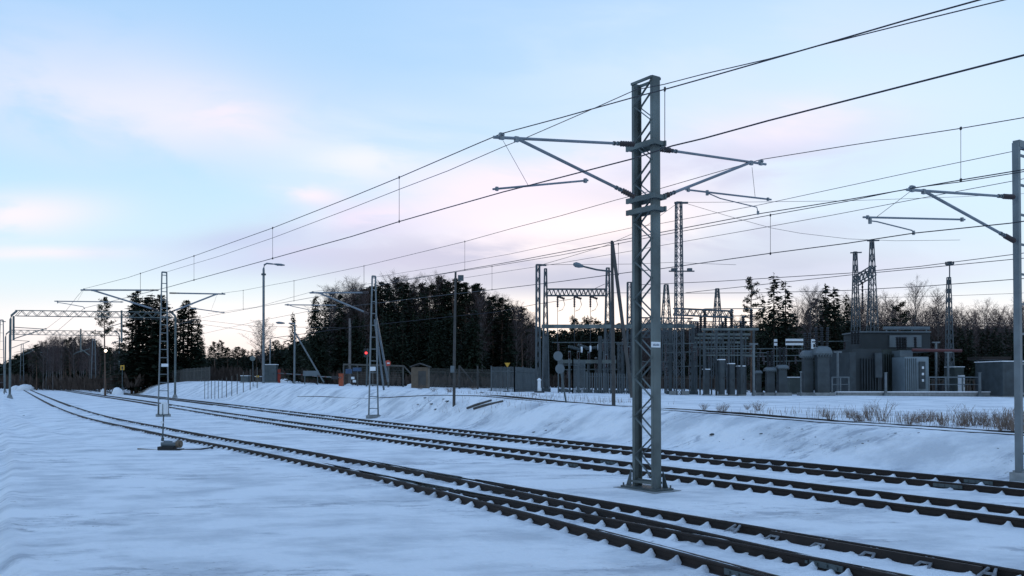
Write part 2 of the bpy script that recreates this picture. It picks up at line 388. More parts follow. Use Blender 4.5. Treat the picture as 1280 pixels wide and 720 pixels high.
# plateau siding
def onterrain(px, py, dz=0, y0=20, y1=140):
    a, b = ray(px, py)
    Y = np.linspace(y0, y1, 600); zz = zf(a*Y, Y)+dz; h = HC+b*Y
    k = np.where(h < zz)[0]
    return (a*Y[k[0]], Y[k[0]]) if len(k) else None
Dc = off(trk['C'][::4], 5.35); az_ = 640+F*Dc[:,0]/Dc[:,1]; Dc = Dc[(az_ > 372) & (az_ < 1400) & (Dc[:,1] > 3)]
Dcz = zf(Dc[:,0], Dc[:,1])
t = empty('railway_track', (0,0,0), 'half-buried siding rail line along the top of the snowy bank', 'railway track', 'snowed-in railway tracks')
for w in (0, G):
    Q = off(Dc, w); mb = MB()
    L1 = off(Dc, w+.035); L0 = off(Dc, w-.035)
    qz = Dcz+.018+.03*np.sin(np.arange(len(Dcz))*.11)*np.sin(np.arange(len(Dcz))*.037)
    for i in range(len(Q)):
        for (P_, z_) in ((L0, -.2), (L0, 0), (L1, 0), (L1, -.2)): mb.v.append((P_[i,0], P_[i,1], float(qz[i])+z_))
    for i in range(len(Q)-1):
        for j in range(3): mb.f.append((i*4+j, i*4+j+1, (i+1)*4+j+1, (i+1)*4+j))
    mb.build('rail', M['rail'], t)
# ------------------------------------------------------------------ catenary masts
TD = Vector((-.574,.819,0)); PD = Vector((.819,.574,0)); PA = math.atan2(.574,.819)
def cantilever(mast, o, tipw, topz, lowz, contactw, steadyw=None, hang=None, mode='out', r=.035, rt=.30):
    """o: mast location; everything in world then shifted to mast-local."""
    def lc(v): return Vector(v)-Vector(o)
    tipw = Vector(tipw); sgn = 1 if (tipw-Vector(o)).dot(PD) > 0 else -1
    root = Vector((o[0], o[1], 0))+PD*rt*sgn
    ra = Vector((root.x, root.y, topz)); rb = Vector((root.x, root.y, lowz))
    tube_end = tipw+(tipw-ra).normalized()*.22
    mb = MB(); ia = ra.lerp(tipw, .16); mb.tube([lc(ra.lerp(tipw,.14)), lc(tube_end)], r, 8)
    knee = ra.lerp(tipw, .90); ib = rb.lerp(knee, .15)
    mb.tube([lc(rb.lerp(knee,.13)), lc(knee)], r*1.1, 8)
    # clamps
    mb.box(lc(tipw)+Vector((0,0,.03)), (.11,.07,.15), PA)
    mb.tube([lc(tipw)+Vector((0,0,.06))-TD*.08, lc(tipw)+Vector((0,0,.06))+TD*.08], .03, 6)
    mb.box(lc(knee)+Vector((0,0,-.02)), (.10,.07,.12), PA)
    c = mb.build('cantilever', M['arm'], mast)
    for p0, q in ((ra, tipw), (rb, knee)):
        im = MB(); im.ins(lc(p0.lerp(q,.02)), lc(p0.lerp(q,.135)), .075, 10, 6)
        im.build('insulator', M['porcelain'], c)
        cm = MB(); u = (q-p0).normalized(); 
        for f_ in (.145,.175): cm.tube([lc(p0.lerp(q,f_)), lc(p0.lerp(q,f_)+u*.05)], .055, 8)
        cm.build('clamp', M['steel_dark'], c)
    s = MB(); a_, b_ = steadyw
    s.tube([lc(a_), lc(b_)], r*.72, 6); s.box(lc(Vector(a_).lerp(Vector(b_),.04)), (.06,.05,.09), PA); s.box(lc(Vector(a_).lerp(Vector(b_),.97)), (.07,.06,.10), PA)
    if contactw:
        pts = [Vector(p) for p in contactw]; s.tube([lc(p) for p in pts], r*.45, 6); s.box(lc(pts[0]), (.06,.06,.14), PA); s.box(lc(pts[-1]), (.05,.05,.10), PA)
    s.build('steady_arm', M['arm'], c)
    if hang:
        h = MB(); h.tube([lc(hang[0]), lc(hang[1])], .006, 4); h.build('hanger_wire', M['wire'], c)
    return c
# big two-channel mast
def mast_pos(px, Y): return Vector((XY(px, Y), Y, 0))
o1 = mast_pos(808, 22.1)
m1 = empty('catenary_mast', o1, 'large green-grey lattice mast with arms on both sides, nearest the camera', 'catenary mast', 'masts carrying the overhead line')
H1 = at(808, 100, 22.1).z
PT = math.atan2(-.819, .574); R1 = Matrix.Rotation(PT, 3, 'Z')
def l1(x, y, z): v = R1@Vector((x, y, 0)); return Vector((v.x, v.y, z))
def hw(z): return .375-.005*z/H1
for s in (-1, 1):
    mb = MB()
    for (xo, w, y0, y1) in ((0, .014, -.13, .13), (-s*.04, .08, -.13, -.118), (-s*.04, .08, .118, .13)):
        pts = []
        for z in (0.04, H1):
            xc = s*hw(z)+xo
            for (dx_, yy) in ((-w/2, y0), (w/2, y0), (w/2, y1), (-w/2, y1)): pts.append(l1(xc+dx_, yy, z))
        mb.add(pts, [(0,3,2,1),(4,5,6,7),(0,1,5,4),(1,2,6,5),(2,3,7,6),(3,0,4,7)])
    mb.build('mast_channel', M['steel'], m1)
lac = MB(); n_ = 20; zs = np.linspace(.35, H1-.12, n_+1)
for fy in (-.124, .124):
    for i in range(n_):
        s = 1 if (i % 2 == 0) else -1
        lac.bar(l1(s*(hw(zs[i])-.06), fy+(.012 if fy < 0 else -.012)*(i % 2), zs[i]), l1(-s*(hw(zs[i+1])-.06), fy+(.012 if fy < 0 else -.012)*(i % 2), zs[i+1]), .062, .01)
for z in (.2, H1-.04):
    for fy in (-.14,.14): lac.bar(l1(-hw(z), fy, z), l1(hw(z), fy, z), .06, .06)
for fy in (-.135, .135):
    for i in range(n_+1):
        s = 1 if (i % 2 == 0) else -1
        lac.box(l1(s*(hw(zs[i])-.03), fy, zs[i]), (.035,.018,.035), PT); lac.box(l1(s*(hw(zs[i])-.075), fy, zs[i]), (.03,.018,.03), PT)
lac.build('lacing', M['steel'], m1)
zt_, zl_ = at(808,183,22.1).z, at(808,249,22.1).z
for z in (zt_, zl_, zl_-.30):
    br = MB()
    for fy in (-.19,.19): br.box(l1(0, fy, z), (1.02,.055,.13), PT)
    for fx in (-.46,.46): br.box(l1(fx, 0, z), (.05,.42,.10), PT)
    br.build('bracket', M['steel'], m1)
fp = MB(); fp.box((0,0,-.02), (1.5,.9,.10), PT); fp.build('concrete_footing', M['concrete'], m1)
bp_ = MB(); bp_.box((0,0,.055), (1.25,.62,.05), PT)
for s in (-1,1):
    for fy in (-.17,.17):
        pts = [l1(s*.38, fy, .06), l1(s*.58, fy, .06), l1(s*.40, fy, .50), l1(s*.38, fy, .50)]
        q = [p+R1@Vector((0,.012,0)) for p in pts]
        bp_.add(pts+q, [(0,1,2,3),(7,6,5,4),(0,4,5,1),(1,5,6,2),(2,6,7,3),(3,7,4,0)])
    for fy in (-.26,.26): bp_.tube([l1(s*.57, fy, .05), l1(s*.57, fy, .15)], .022, 6)
bp_.box(l1(0,-.06,.22), (.60,.02,.10), PT)
bp_.build('base_plate', M['steel_dark'], m1)
pl = MB(); p_ = at(819.8,430.8,21.55)-o1; pl.box((p_.x, p_.y-.0, p_.z), (.012,.30,.135), PT); plo = pl.build('number_plate', M['white'], m1)
pm = MB()
for k_, (dx_, wz) in enumerate(((-.07,.03),(-.035,.045),(.0,.04),(.035,.05),(.07,.045))):
    pm.box((p_.x+(R1@Vector((.0078,0,0))).x, p_.y+(R1@Vector((.0078,0,0))).y, p_.z-.02), (.002,.22,.012), PT) if k_ == 0 else None
    v = R1@Vector((.0095, dx_*1.3, 0)); pm.box((p_.x+v.x, p_.y+v.y, p_.z), (.003,.02,wz), PT)
pm.build('plate_marking', M['blue'], plo)
c1 = at(627,172,19.55); 
cantilever(m1, o1, c1, zt_, zl_, None, (at(616,236.5,19.45), at(735,225.5,20.75)), (at(629,176,19.6), at(661,233,19.95)), rt=.32)
c2 = at(951,204.5,24.75)
cantilever(m1, o1, c2, zt_+.0, zl_+.02, (at(884,241,24.0), at(900,248,24.15), at(946,259,24.6), at(947.5,266,24.62)), (at(964,249.5,24.8), at(857,237,23.55)), (at(940,209,24.55), at(944,247,24.6)), rt=.32)
# ladder masts
def ladder(px, Y, ytop, label, wt=.30, wb=.62, pitch=.65, base=True, rz=PA, sgn=1, thick=.10):
    x = XY(px, Y); z0 = Z(x, Y); o = Vector((x, Y, z0)); H = at(px, ytop, Y).z-z0
    e = empty('catenary_mast', o, label, 'catenary mast', 'masts carrying the overhead line')
    ux, uy = math.cos(rz), math.sin(rz)
    def P_(s, z): w = (wb+(wt-wb)*z/H)/2; return Vector((s*w*ux, s*w*uy, z))
    for s in (-1, 1):
        mb = MB(); mb.bar(P_(s,-.1), P_(s,H), thick, thick*.8); mb.build('post', M['steel_light'], e)
    mb = MB(); z = .7
    while z < H-.1: mb.bar(P_(-1,z), P_(1,z), .06, .035 if False else .055); z += pitch
    mb.bar(P_(-1,H-.02), P_(1,H-.02), thick*1.1, thick*1.1); mb.build('rung', M['steel_light'], e).__setitem__('kind','stuff')
    if base:
        b_ = MB(); b_.box((0,0,.05), (wb+.25,.4,.30), rz); b_.box((0,0,.22), (wb+.1,.3,.06), rz); b_.build('concrete_base', M['concrete'], e)
    return e, o
m4, o4 = ladder(1281, 24.2, 181, 'ladder mast on a concrete block at the right edge of the view', .72, .74, .82, thick=.165)
m3, o3 = ladder(204.5, 66, 340, 'ladder mast behind the white switch lamp box with arms both sides', .34, .74, .62, thick=.10)
m2, o2 = ladder(467, 63, 345, 'ladder mast with two slanting stays at the foot of the bank', .26, .75, .85, thick=.10)
z4 = lambda y: at(1268, y, 24.2).z
cantilever(m4, o4, at(1140,237.5,21.15), at(1250,244,23.7).z, at(1262,302,23.9).z, (at(1087.5,276,20.6), at(1096,277,20.7), at(1140,288,21.15), at(1142,291,21.15)), (at(1079,271.5,20.5), at(1206,274.5,22.4)), (at(1137,240,21.1), at(1096,271,20.7)), rt=.42)
cantilever(m3, o3, at(105,362.5,62.8), at(200,363,66).z, at(200,389,66).z, (at(72,378,61.9), at(82,379.5,62), at(104,383.5,62.8), at(105.5,385.5,62.8)), (at(68,376.5,61.8), at(154,377.5,64.4)), (at(104,364,62.8), at(97,376,62.5)), r=.055)
cantilever(m3, o3, at(278,367.5,68.6), at(210,366,66).z, at(212,391,66).z, None, (at(281,391,68.7), at(238,385,67.4)), (at(271,369,68.4), at(264,388,68.2)), r=.055)
cantilever(m2, o2, at(391,366,60.5), at(465,366,63).z, at(462,393,63).z, (at(360,381,59.7), at(366,383,59.9), at(385,387,60.3), at(386,389,60.3)), (at(356,381,59.6), at(420,381.5,61.5)), None, r=.055)
for (xa, ya, xb, yb) in ((468.5,400,480,487), (470,395,485,477)):
    mb = MB(); q = onterrain(xb, yb, 0, 55, 90); 
    q = Vector((q[0], q[1], Z(*q)-.1)) if q else at(xb, yb, 68)
    mb.bar(at(xa, ya, 63.1)-o2, q-o2, .14, .14); mb.build('stay', M['steel_light'], m2)
# plates and small fittings
mb = MB(); p_ = at(466,461,62.7)-o2; mb.box(p_, (.4,.03,.3)); mb.build('number_plate', M['white'], m2)
mb = MB(); p_ = at(206,456.5,65.6)-o3; mb.box(p_, (.5,.03,.22)); mb.build('number_plate', M['white'], m3)
# ------------------------------------------------------------------ wires
def wire(name, label, pts, s0, s1, r=.011, drops=(), cat='wire', parent_mat='wire', group=None):
    (xa, Ya), (xb, Yb) = s0, s1
    def dep(x):
        q = 1/Ya+(1/Yb-1/Ya)*(x-xa)/(xb-xa); return 1/max(q, 1/260)
    # smooth the image polyline with a monotone-ish spline
    xs_ = [p[0] for p in pts]; ys_ = [p[1] for p in pts]
    P = [at(x, y, dep(x)) for x, y in pts]
    if pts[-1][0] > 1200:
        u_ = (P[-1]-P[-2]).normalized(); P.append(P[-1]+u_*30)
    o = bpy.data.objects.new(name, None)
    mb = MB(); mb.tube(P, r, 5)
    ob = mb.build(name, M['wire'])
    tag(ob, label, cat, group)
    for x, y0, y1 in drops:
        d = MB(); Y = dep(x); a_, b_ = at(x, y0, Y), at(x, y1, Y); d.tube([a_, b_], .0065 if Y < 40 else .011, 4)
        d.box(a_, (.03,.05,.07)); d.box(b_, (.03,.05,.07)); d.build('dropper', M['wire'], ob)
    return ob
GW = 'overhead line wires'
EA, EB = (105, 62.8), (627, 19.55)
wire('catenary_wire', 'catenary wire over the near track, passing the long left arm tip of the big mast', [(58,411),(75,398),(97,370),(105,361),(160,347),(175.5,341.8),(242.5,320),(340.8,285),(440,246),(499,221.8),(560,195.5),(596,180),(627,167),(700,147.5),(793,121.5),(832,111.5),(880,98),(1034,54),(1130,26),(1224,0),(1300,-24)], EA, EB, .012, [(175.5,341.8,367),(242.5,320,350),(340.8,285,323),(499,221.8,276.8),(831,111.5,186)], 'wire', group=GW)
wire('contact_wire', 'contact wire over the near track, held by the big mast left steady arm', [(60,424),(90,398),(105.6,385),(150,374),(212,358.5),(242.5,350),(340.8,323),(440,295.5),(499,277),(560,259.5),(629,240),(700,222),(793,198),(840,182.5),(880,173),(960,151),(1120,110),(1280,69),(1340,54)], EA, EB, .014, group=GW)
wire('earth_wire', 'earth wire tied near the top of the big mast, sagging to the upper left', [(208,340),(275,320),(342,297),(440,260),(499,236.7),(560,213.5),(629,183.5),(657,172.5),(747,133.5),(794,112.5),(830,105.5),(880,92.5),(960,74),(1034,54.5),(1140,28),(1255,0),(1320,-16)], (208,66), (794,22), .012, group=GW)
EA, EB = (278, 68.6), (951, 24.8)
wire('catenary_wire', 'catenary wire over the middle track, passing the right arm tip of the big mast', [(278,366.5),(304,363),(367.5,351),(455,332.5),(581,302),(640,285.6),(700,270),(770,250),(826,235.6),(890,217),(951,199.5),(1060,182),(1201,160.5),(1280,147),(1340,136)], EA, EB, .011, [(304,363,386.5),(367.5,351,376),(455,332.5,359.5),(581,302,337.5),(1201,160.5,225)], group=GW)
wire('contact_wire', 'contact wire over the middle track below the big mast right arm', [(200,412),(257.5,396),(280,391.5),(320,384.4),(395,371),(455,360),(511,349.5),(579,337.5),(640,327),(700,315.5),(793,297),(826,290.5),(947,267.5),(1060,249.5),(1201,225),(1280,212),(1340,202)], EA, EB, .013, group=GW)
EA, EB = (391, 60.5), (1140, 21.15)
wire('catenary_wire', 'catenary wire over the far track, passing the arm tip of the right edge mast', [(260,392),(320,384),(391,364.5),(417,361.5),(466,354),(540,344.5),(615,333),(700,319),(826,294),(962,269),(1060,251.5),(1140,235),(1200,227.5),(1280,214.5),(1340,206)], EA, EB, .011, [(615,333,362),(773,305,343),(963,269,317)], group=GW)
wire('contact_wire', 'contact wire over the far track under the right edge mast steady arm', [(250,418),(320,402),(386,389),(470,379),(540,370.5),(620,361.6),(700,352),(793,339.5),(826,336),(964,316.5),(1060,304),(1142,291.5),(1263,279),(1340,268)], EA, EB, .013, group=GW)
wire('earth_wire', 'earth wire from the stayed mast top to the right edge mast top', [(468,346.5),(540,335),(640,317),(793,284),(826,282.4-3),(950,256),(1040,236.6),(1150,213),(1265,189.5),(1330,176)], (468,63), (1265,24.2), .010, group=GW)
wire('earth_wire', 'feeder wire running from the tall wooden pole to the right edge mast', [(570,349),(640,338),(700,329),(793,313),(826,307),(940,287),(1040,269),(1150,248),(1265,226.5),(1330,213)], (570,55), (1265,24.4), .010, group=GW)
for (nm, pts, s0, s1) in (
    ('upper power line wire sloping up to the right edge past the twin towers', [(800,356),(900,351.5),(1060,341.5),(1150,333),(1263,318.5),(1320,311)], (800,80), (1263,60)),
    ('lower power line wire sloping up to the right edge past the twin towers', [(857,366),(950,356),(1060,344),(1160,334.5),(1263,324.4),(1320,319)], (857,80), (1263,60)),
    ('level power line wire running across the pine tops to the right edge', [(762,366),(850,366.5),(950,366),(1060,363),(1160,357.5),(1263,349.5),(1320,345)], (762,92), (1263,60)),
    ('low power line wire crossing behind the wooden pole toward the portal', [(330,424),(440,409),(566,395.5),(620,390),(672,380),(714,374),(756,355)], (330,90), (756,92)),
    ('thin wire from the tall lattice tower top dropping to the right', [(860,255),(910,270),(964,285),(1000,291.5),(1060,298.6),(1120,301),(1200,300)], (860,86), (1200,95)),
    ('thin level wire leaving the tall lattice tower top to the right', [(860,253),(940,252.5),(1060,251),(1200,246),(1300,241)], (860,86), (1300,95)),
    ('thin wire joining the slim lattice mast top to the tall lattice tower', [(677,331),(715,320),(757,307),(800,288),(844,256)], (677,80), (844,86)),
    ('thin level wire from the slim lattice mast past the big mast', [(677,331),(740,330.5),(793,330),(840,328),(920,331)], (677,80), (920,100)),
    ('faint wire crossing the birches just below the tower crossbeam', [(1100,372),(1180,370),(1263,367),(1320,364)], (1100,100), (1320,90)),
    ('thin wire low over the transformer building to the right edge', [(1090,404),(1160,403.5),(1263,404),(1320,404)], (1090,90), (1320,80)),
    ('thin wire from the wooden pole down toward the left masts', [(118,398),(250,400),(320,408),(440,410)], (118,150), (440,100)),
    ('faint wire between the left portal and the street lamps', [(222,402),(250,405),(300,412),(360,425)], (222,136), (360,100)),
    ):
    wire('power_line', nm, pts, s0, s1, .02 if 'thin' in nm or 'faint' in nm else .026, cat='power line', group='power line wires to the substation')
# ------------------------------------------------------------------ lattice helpers
def lattice(mb, base, H, wb, wt, panel, leg=.12, brace=.06, rz=.3, taper_at=None):
    def corner(i, z):
        if taper_at is not None and z > taper_at: w = wt
        else: w = wb+(wt-wb)*(z/(taper_at or H))
        a = rz+math.pi/4+i*math.pi/2; return Vector((base[0]+w/2*1.414*math.cos(a), base[1]+w/2*1.414*math.sin(a), base[2]+z))
    n = max(2, int(H/panel)); zs = np.linspace(0, H, n+1)
    for i in range(4):
        mb.bar(corner(i, 0), corner(i, taper_at or H), leg)
        if taper_at: mb.bar(corner(i, taper_at), corner(i, H), leg)
    for k in range(n):
        for i in range(4):
            j = (i+1) % 4
            mb.bar(corner(i, zs[k]), corner(j, zs[k+1]), brace); mb.bar(corner(j, zs[k]), corner(i, zs[k+1]), brace)
    for i in range(4): mb.bar(corner(i, H), corner((i+1) % 4, H), leg)
    return mb
def truss(mb, a, b, h, w, n, t=.09):
    a = Vector(a); b = Vector(b); d = (b-a).normalized(); sd = d.cross(Vector((0,0,1))).normalized()*w/2; up = Vector((0,0,h/2))
    for s in (-1,1):
        for q in (-1,1): mb.bar(a+sd*s+up*q, b+sd*s+up*q, t)
        for i in range(n):
            p = a.lerp(b, i/n); m_ = a.lerp(b, (i+.5)/n); e_ = a.lerp(b, (i+1)/n)
            mb.bar(p+sd*s-up, m_+sd*s+up, t*.6); mb.bar(m_+sd*s+up, e_+sd*s-up, t*.6)
    for i in range(n):
        p = a.lerp(b, i/n); e_ = a.lerp(b, (i+1)/n)
        mb.bar(p-sd-up, e_+sd-up, t*.5); mb.bar(p-sd+up, e_+sd+up, t*.5)
    return mb
def placed(px, Y, dz=0): x = XY(px, Y); return Vector((x, Y, Z(x, Y)+dz))
TW = [ # px, Y, top y, bottom width px, top width px, label, panel
 (672.5,80,331,6,5,'slim straight lattice mast at the left end of the substation',.9),
 (682,95,336,10,3,'tapered lattice tower at the left end of the insulator crossbeam',1.1),
 (760,95,335,13,4,'tapered lattice tower beside the pole with the long lamp arm',1.1),
 (787,112,353,8,6,'straight lattice tower partly hidden behind the big mast',1.2),
 (833,142,356,26,5,'distant tapered tower just right of the big mast',1.8),
 (849,86,253,13,8,'tallest straight lattice tower right of the big mast',.95),
 (897,142,361,24,4,'distant tapered tower above the stepped switchgear',1.8),
 (1070,105,315,15,4,'left and shorter tower of the pair above the transformer building',1.3),
 (1091,100,300,19,4,'right and taller tower of the pair above the transformer building',1.3),
 (1187,100,347,11,4,'slim lattice mast topped by a rod and a round lamp platform',1.0)]
towers = []
for px, Y, yt, wb, wt, lab, pan in TW:
    b = placed(px, Y); H = at(px, yt, Y).z-b.z
    e = empty('lattice_tower', b, lab, 'lattice tower', 'lattice towers of the substation')
    k = .78*Y/F
    mb = lattice(MB(), (0,0,-.2), H+.2, wb*k, wt*k, pan, .10 if Y < 120 else .14, .032 if Y < 120 else .05, .12)
    mb.build('lattice_frame', M['tower'], e)
    towers.append((e, b, H, k))
def part_px(e, b, fn, name, m):
    mb = MB(); fn(mb); mb.v = [(x-b.x, y-b.y, z-b.z) for x, y, z in mb.v]; return mb.build(name, m, e)
e, b, H, k = towers[0]; part_px(e, b, lambda m: m.bar(at(671,331,80), at(683,331.5,80), .16), 'cross_arm', M['tower'])
e, b, H, k = towers[5]
part_px(e, b, lambda m: (m.bar(at(843,253.5,86), at(860,253.5,86), .18)), 'cross_arm', M['tower'])
def flo(m):
    m.bar(at(836,339,86), at(868,339,86), .12)
    for x in (842,862): m.box(at(x,337.3,86), (.45,.4,.3))
part_px(e, b, flo, 'floodlight_bar', M['tower'])
def foot(m):
    for x in (842,856): m.box(at(x,492,86), (.7,.9,.5))
part_px(e, b, foot, 'concrete_foot', M['concrete'])
e, b, H, k = towers[9]
def tp(m):
    m.tube([at(1187,348,100), at(1187,332,100)], .07, 8); m.disc(at(1187,330.5,100), (0,0,1), .42, .12, 16); m.disc(at(1187,328,100), (0,0,1), .28, .2, 16)
    for i in range(8): 
        a = i*math.pi/4; c_ = at(1187,330,100); m.box((c_.x+.42*math.cos(a), c_.y+.42*math.sin(a), c_.z+.1), (.12,.12,.3))
part_px(e, b, tp, 'lamp_platform', M['tower'])
for i_, (xa, xb, y) in ((7,(1063,1077,316)),(8,(1084,1099,301))):
    e, b, H, k = towers[i_]; Yt = 105 if i_ == 7 else 100
    part_px(e, b, lambda m: m.bar(at(xa,y,Yt), at(xb,y-.5,Yt), .14), 'cross_arm', M['tower'])
# beam between the twin towers
def gantry_beam(label, pa, pb, h, w, n, ins=(), m='tower', inl=1.6):
    mid = (pa+pb)/2; mb = MB(); truss(mb, pa-mid, pb-mid, h, w, n, .11); o = mb.build('crossbeam', M[m]); o.location = mid
    tag(o, label, 'crossbeam', 'steel crossbeams of the substation')
    for p in ins:
        i_ = MB(); i_.ins(Vector(p)-mid, Vector(p)-mid-Vector((0,0,inl)), .13, 8, 8); i_.build('insulator', M['porcelain'], o)
    return o
gantry_beam('short crossbeam joining the two tapered towers above the transformer', at(1069,352,104), at(1092,338,101), 1.0, .7, 5, [at(1078,352,103), at(1086,349,102)], inl=3.4)
gantry_beam('long lattice crossbeam with hanging insulators between two tapered towers', at(684,365.5,95), at(759,365.5,95), .7, .7, 14, [])
for i_, x in enumerate((697,718,738)):
    mb = MB(); a_ = at(x-4,371,94.6); b_ = at(x,372.5,94.6); top = at(x,371,94.6); o0 = top.copy()
    lo = at(x,437,92); mb.ins(Vector((0,0,0)), at(x,384,94.6)-o0, .13, 8, 6)
    e = mb.build('hanging_insulator', M['porcelain']); e.location = o0; tag(e, ['leftmost','middle','rightmost'][i_]+' hanging insulator with its down wire under the long crossbeam', 'insulator', 'insulators under the crossbeam')
    w_ = MB(); w_.tube([at(x,384,94.6)-o0, lo-o0], .03, 5); w_.build('down_wire', M['wire'], e)
    lp = MB(); q_ = [at(x+u, v, 94.6)-o0 for u, v in ((2,372),(7,374),(9,381),(6,387),(1,389))]; lp.tube(q_, .03, 5)
    lp.ins(at(x-1,370,94.2)-o0, at(x+9,373.5,94.2)-o0, .14, 8, 5); lp.build('jumper_loop', M['porcelain'], e)
# low gantry
def gantry(label, xa, xb, yb_, Y, posts, rpost=.22):
    c_ = placed((xa+xb)/2, Y); e = empty('steel_gantry', c_, label, 'gantry', 'low steel gantries of the substation')
    mb = MB(); mb.box((at(xa,yb_,Y)+at(xb,yb_,Y))/2-c_, ((xb-xa)/F*Y, .35, .36)); mb.build('beam', M['steel'], e)
    for x, yt in posts:
        b_ = placed(x, Y); mb = MB(); mb.tube([b_-c_-Vector((0,0,.2)), at(x, yt, Y)-c_], rpost, 10); mb.box(b_-c_+Vector((0,0,.1)), (.9,.9,.5)); mb.build('post', M['cabinet'], e)
    return e
gantry('low steel gantry left of the big mast with two thick round columns', 677, 795, 408, 88, [(682.5,420),(750,420),(793,409)], .20)
gantry('low steel gantry just right of the big mast reaching the tall tower', 797, 868, 408, 90, [(838,408),(866,408)], .18)
gantry_beam('short lattice crossbeam just right of the big mast', at(797,418,92), at(846,418,92), .6, .6, 7)
gantry_beam('lattice crossbeam high behind the big mast', at(786,401,108), at(866,402,108), .8, .7, 9)
for i_, (px, Y, yt, wb, lab) in enumerate(((797,92,412,7,'short lattice post touching the right side of the big mast in view'),(835,96,405,8,'short lattice post left of the tall lattice tower'),(866,108,402,8,'short lattice post right of the tall lattice tower'),(775,90,430,6,'short lattice post left of the big mast behind the slanting stay'),(757,100,425,6,'short lattice post beside the right thick column of the low gantry'))):
    b = placed(px, Y); e = empty('lattice_post', b, lab, 'lattice post', 'short lattice posts of the substation')
    mb = lattice(MB(), (0,0,-.2), at(px,yt,Y).z-b.z+.2, wb*.78*Y/F, wb*.7*Y/F, .8, .09, .045, .25); mb.build('lattice_frame', M['tower'], e)
    mb = MB(); t_ = at(px,yt,Y)-b; mb.box(t_, (wb*Y/F*1.4, .5, .12))
    mb.build('cap_plate', M['tower'], e)
for i_, (xa, xb, y, Y) in enumerate(((829,868,430,88),(829,872,441,89),(800,846,452,90),(829,880,459,91),(690,790,428,93),(704,772,462,91),(866,944,434,86),(880,960,441,90),(930,1000,446,92),(946,1004,436,93),(955,1042,452,97),(985,1062,428,98))):
    a_, q = at(xa,y,Y), at(xb,y+random.uniform(-2,2),Y); mid = (a_+q)/2; mb = MB(); mb.tube([a_-mid, q-mid], .05, 6); o = mb.build('busbar', M['steel']); o.location = mid
    tag(o, ['upper','second','third','lowest','long high','long low','short front','lower right','right end','upper right','low far','high far'][i_]+' thin busbar tube strung through the substation'+(' left of the big mast' if xb < 795 else ' right of the big mast'), 'busbar', 'busbars of the substation')
    for p in np.linspace(.08,.92,4): f_ = MB(); c_ = a_.lerp(q,p)-mid; f_.ins(c_, c_-Vector((0,0,.9)), .10, 7, 5); f_.build('insulator', M['porcelain'], o)
gantry_beam('sloping lattice crossbeam from the tall tower to the switchgear post', at(842,389.5,84), at(916,393,84), .62, .6, 9)
# dark insulated disconnectors left field
def support(px, Y, ybase_top, ins_top, label, post_r=.12, insr=.16, m='cabinet', name='insulator_post', wide=0):
    b_ = placed(px, Y); e = empty(name, b_, label, 'insulator post', 'insulator posts of the substation')
    mt = at(px, ybase_top, Y)-b_; it = at(px, ins_top, Y)-b_
    mb = MB(); mb.tube([Vector((0,0,-.1)), mt], post_r, 8); mb.box((0,0,.1), (post_r*4, post_r*4, .3))
    mb.box(mt, (post_r*3.2, post_r*3.2, .12)); mb.build('post', M[m], e)
    i_ = MB(); i_.ins(mt, it, insr, 10, 8); i_.build('insulator', M['porcelain'], e)
    c_ = MB(); c_.tube([it, it+Vector((0,0,.12))], insr*.8, 10); c_.build('cap', M['steel_light'], e)
    return e
# stepped switchgear
rows = [(84,411.5,877,948,387),(88,418,872,938,396),(92,422.5,868,935,403),(96,428,866,928,409)]
for r_, (Y, yb_, xa, xb, yi) in enumerate(rows):
    ordn = ['front','second','third','rearmost'][r_]
    c_ = placed((xa+xb)/2, Y); e = empty('disconnector_stand', c_, f'{ordn} stepped frame with black upright insulators right of the big mast', 'switchgear frame', 'stepped switchgear frames')
    mb = MB(); mb.box((at(xa,yb_,Y)+at(xb,yb_,Y))/2-c_, ((xb-xa)/F*Y, .22, .22)); mb.build('beam', M['steel'], e)
    for x in np.linspace(xa+3, xb-6, 5):
        b_ = placed(x, Y); mb = MB(); mb.bar(b_-c_-Vector((0,0,.1)), at(x,yb_,Y)-c_, .18 if r_ == 0 else .13); mb.build('post', M['cabinet'], e)
    for x in (xa+4, (xa+xb)/2+2, xb-9):
        mb = MB(); mb.ins(at(x,yb_-1,Y)-c_, at(x,yi,Y)-c_, .2, 10, 9); mb.build('insulator', M['black'], e)
        mb = MB(); mb.tube([at(x,yi,Y)-c_, at(x,yi-1.2,Y)-c_], .13, 8); mb.build('cap', M['steel_light'], e)
    mb = MB(); mb.tube([at(xa+4,yi-1,Y)-c_, at(xb+6,yi-1.2,Y)-c_], .045, 6); mb.build('busbar', M['steel_dark'], e)
    mb = MB()
    for yy in (436, 444): mb.box((at(xa+6,yy,Y)+at(xb-4,yy,Y))/2-c_, ((xb-xa-10)/F*Y, .08, .1))
    mb.build('rail_bar', M['steel'], e)
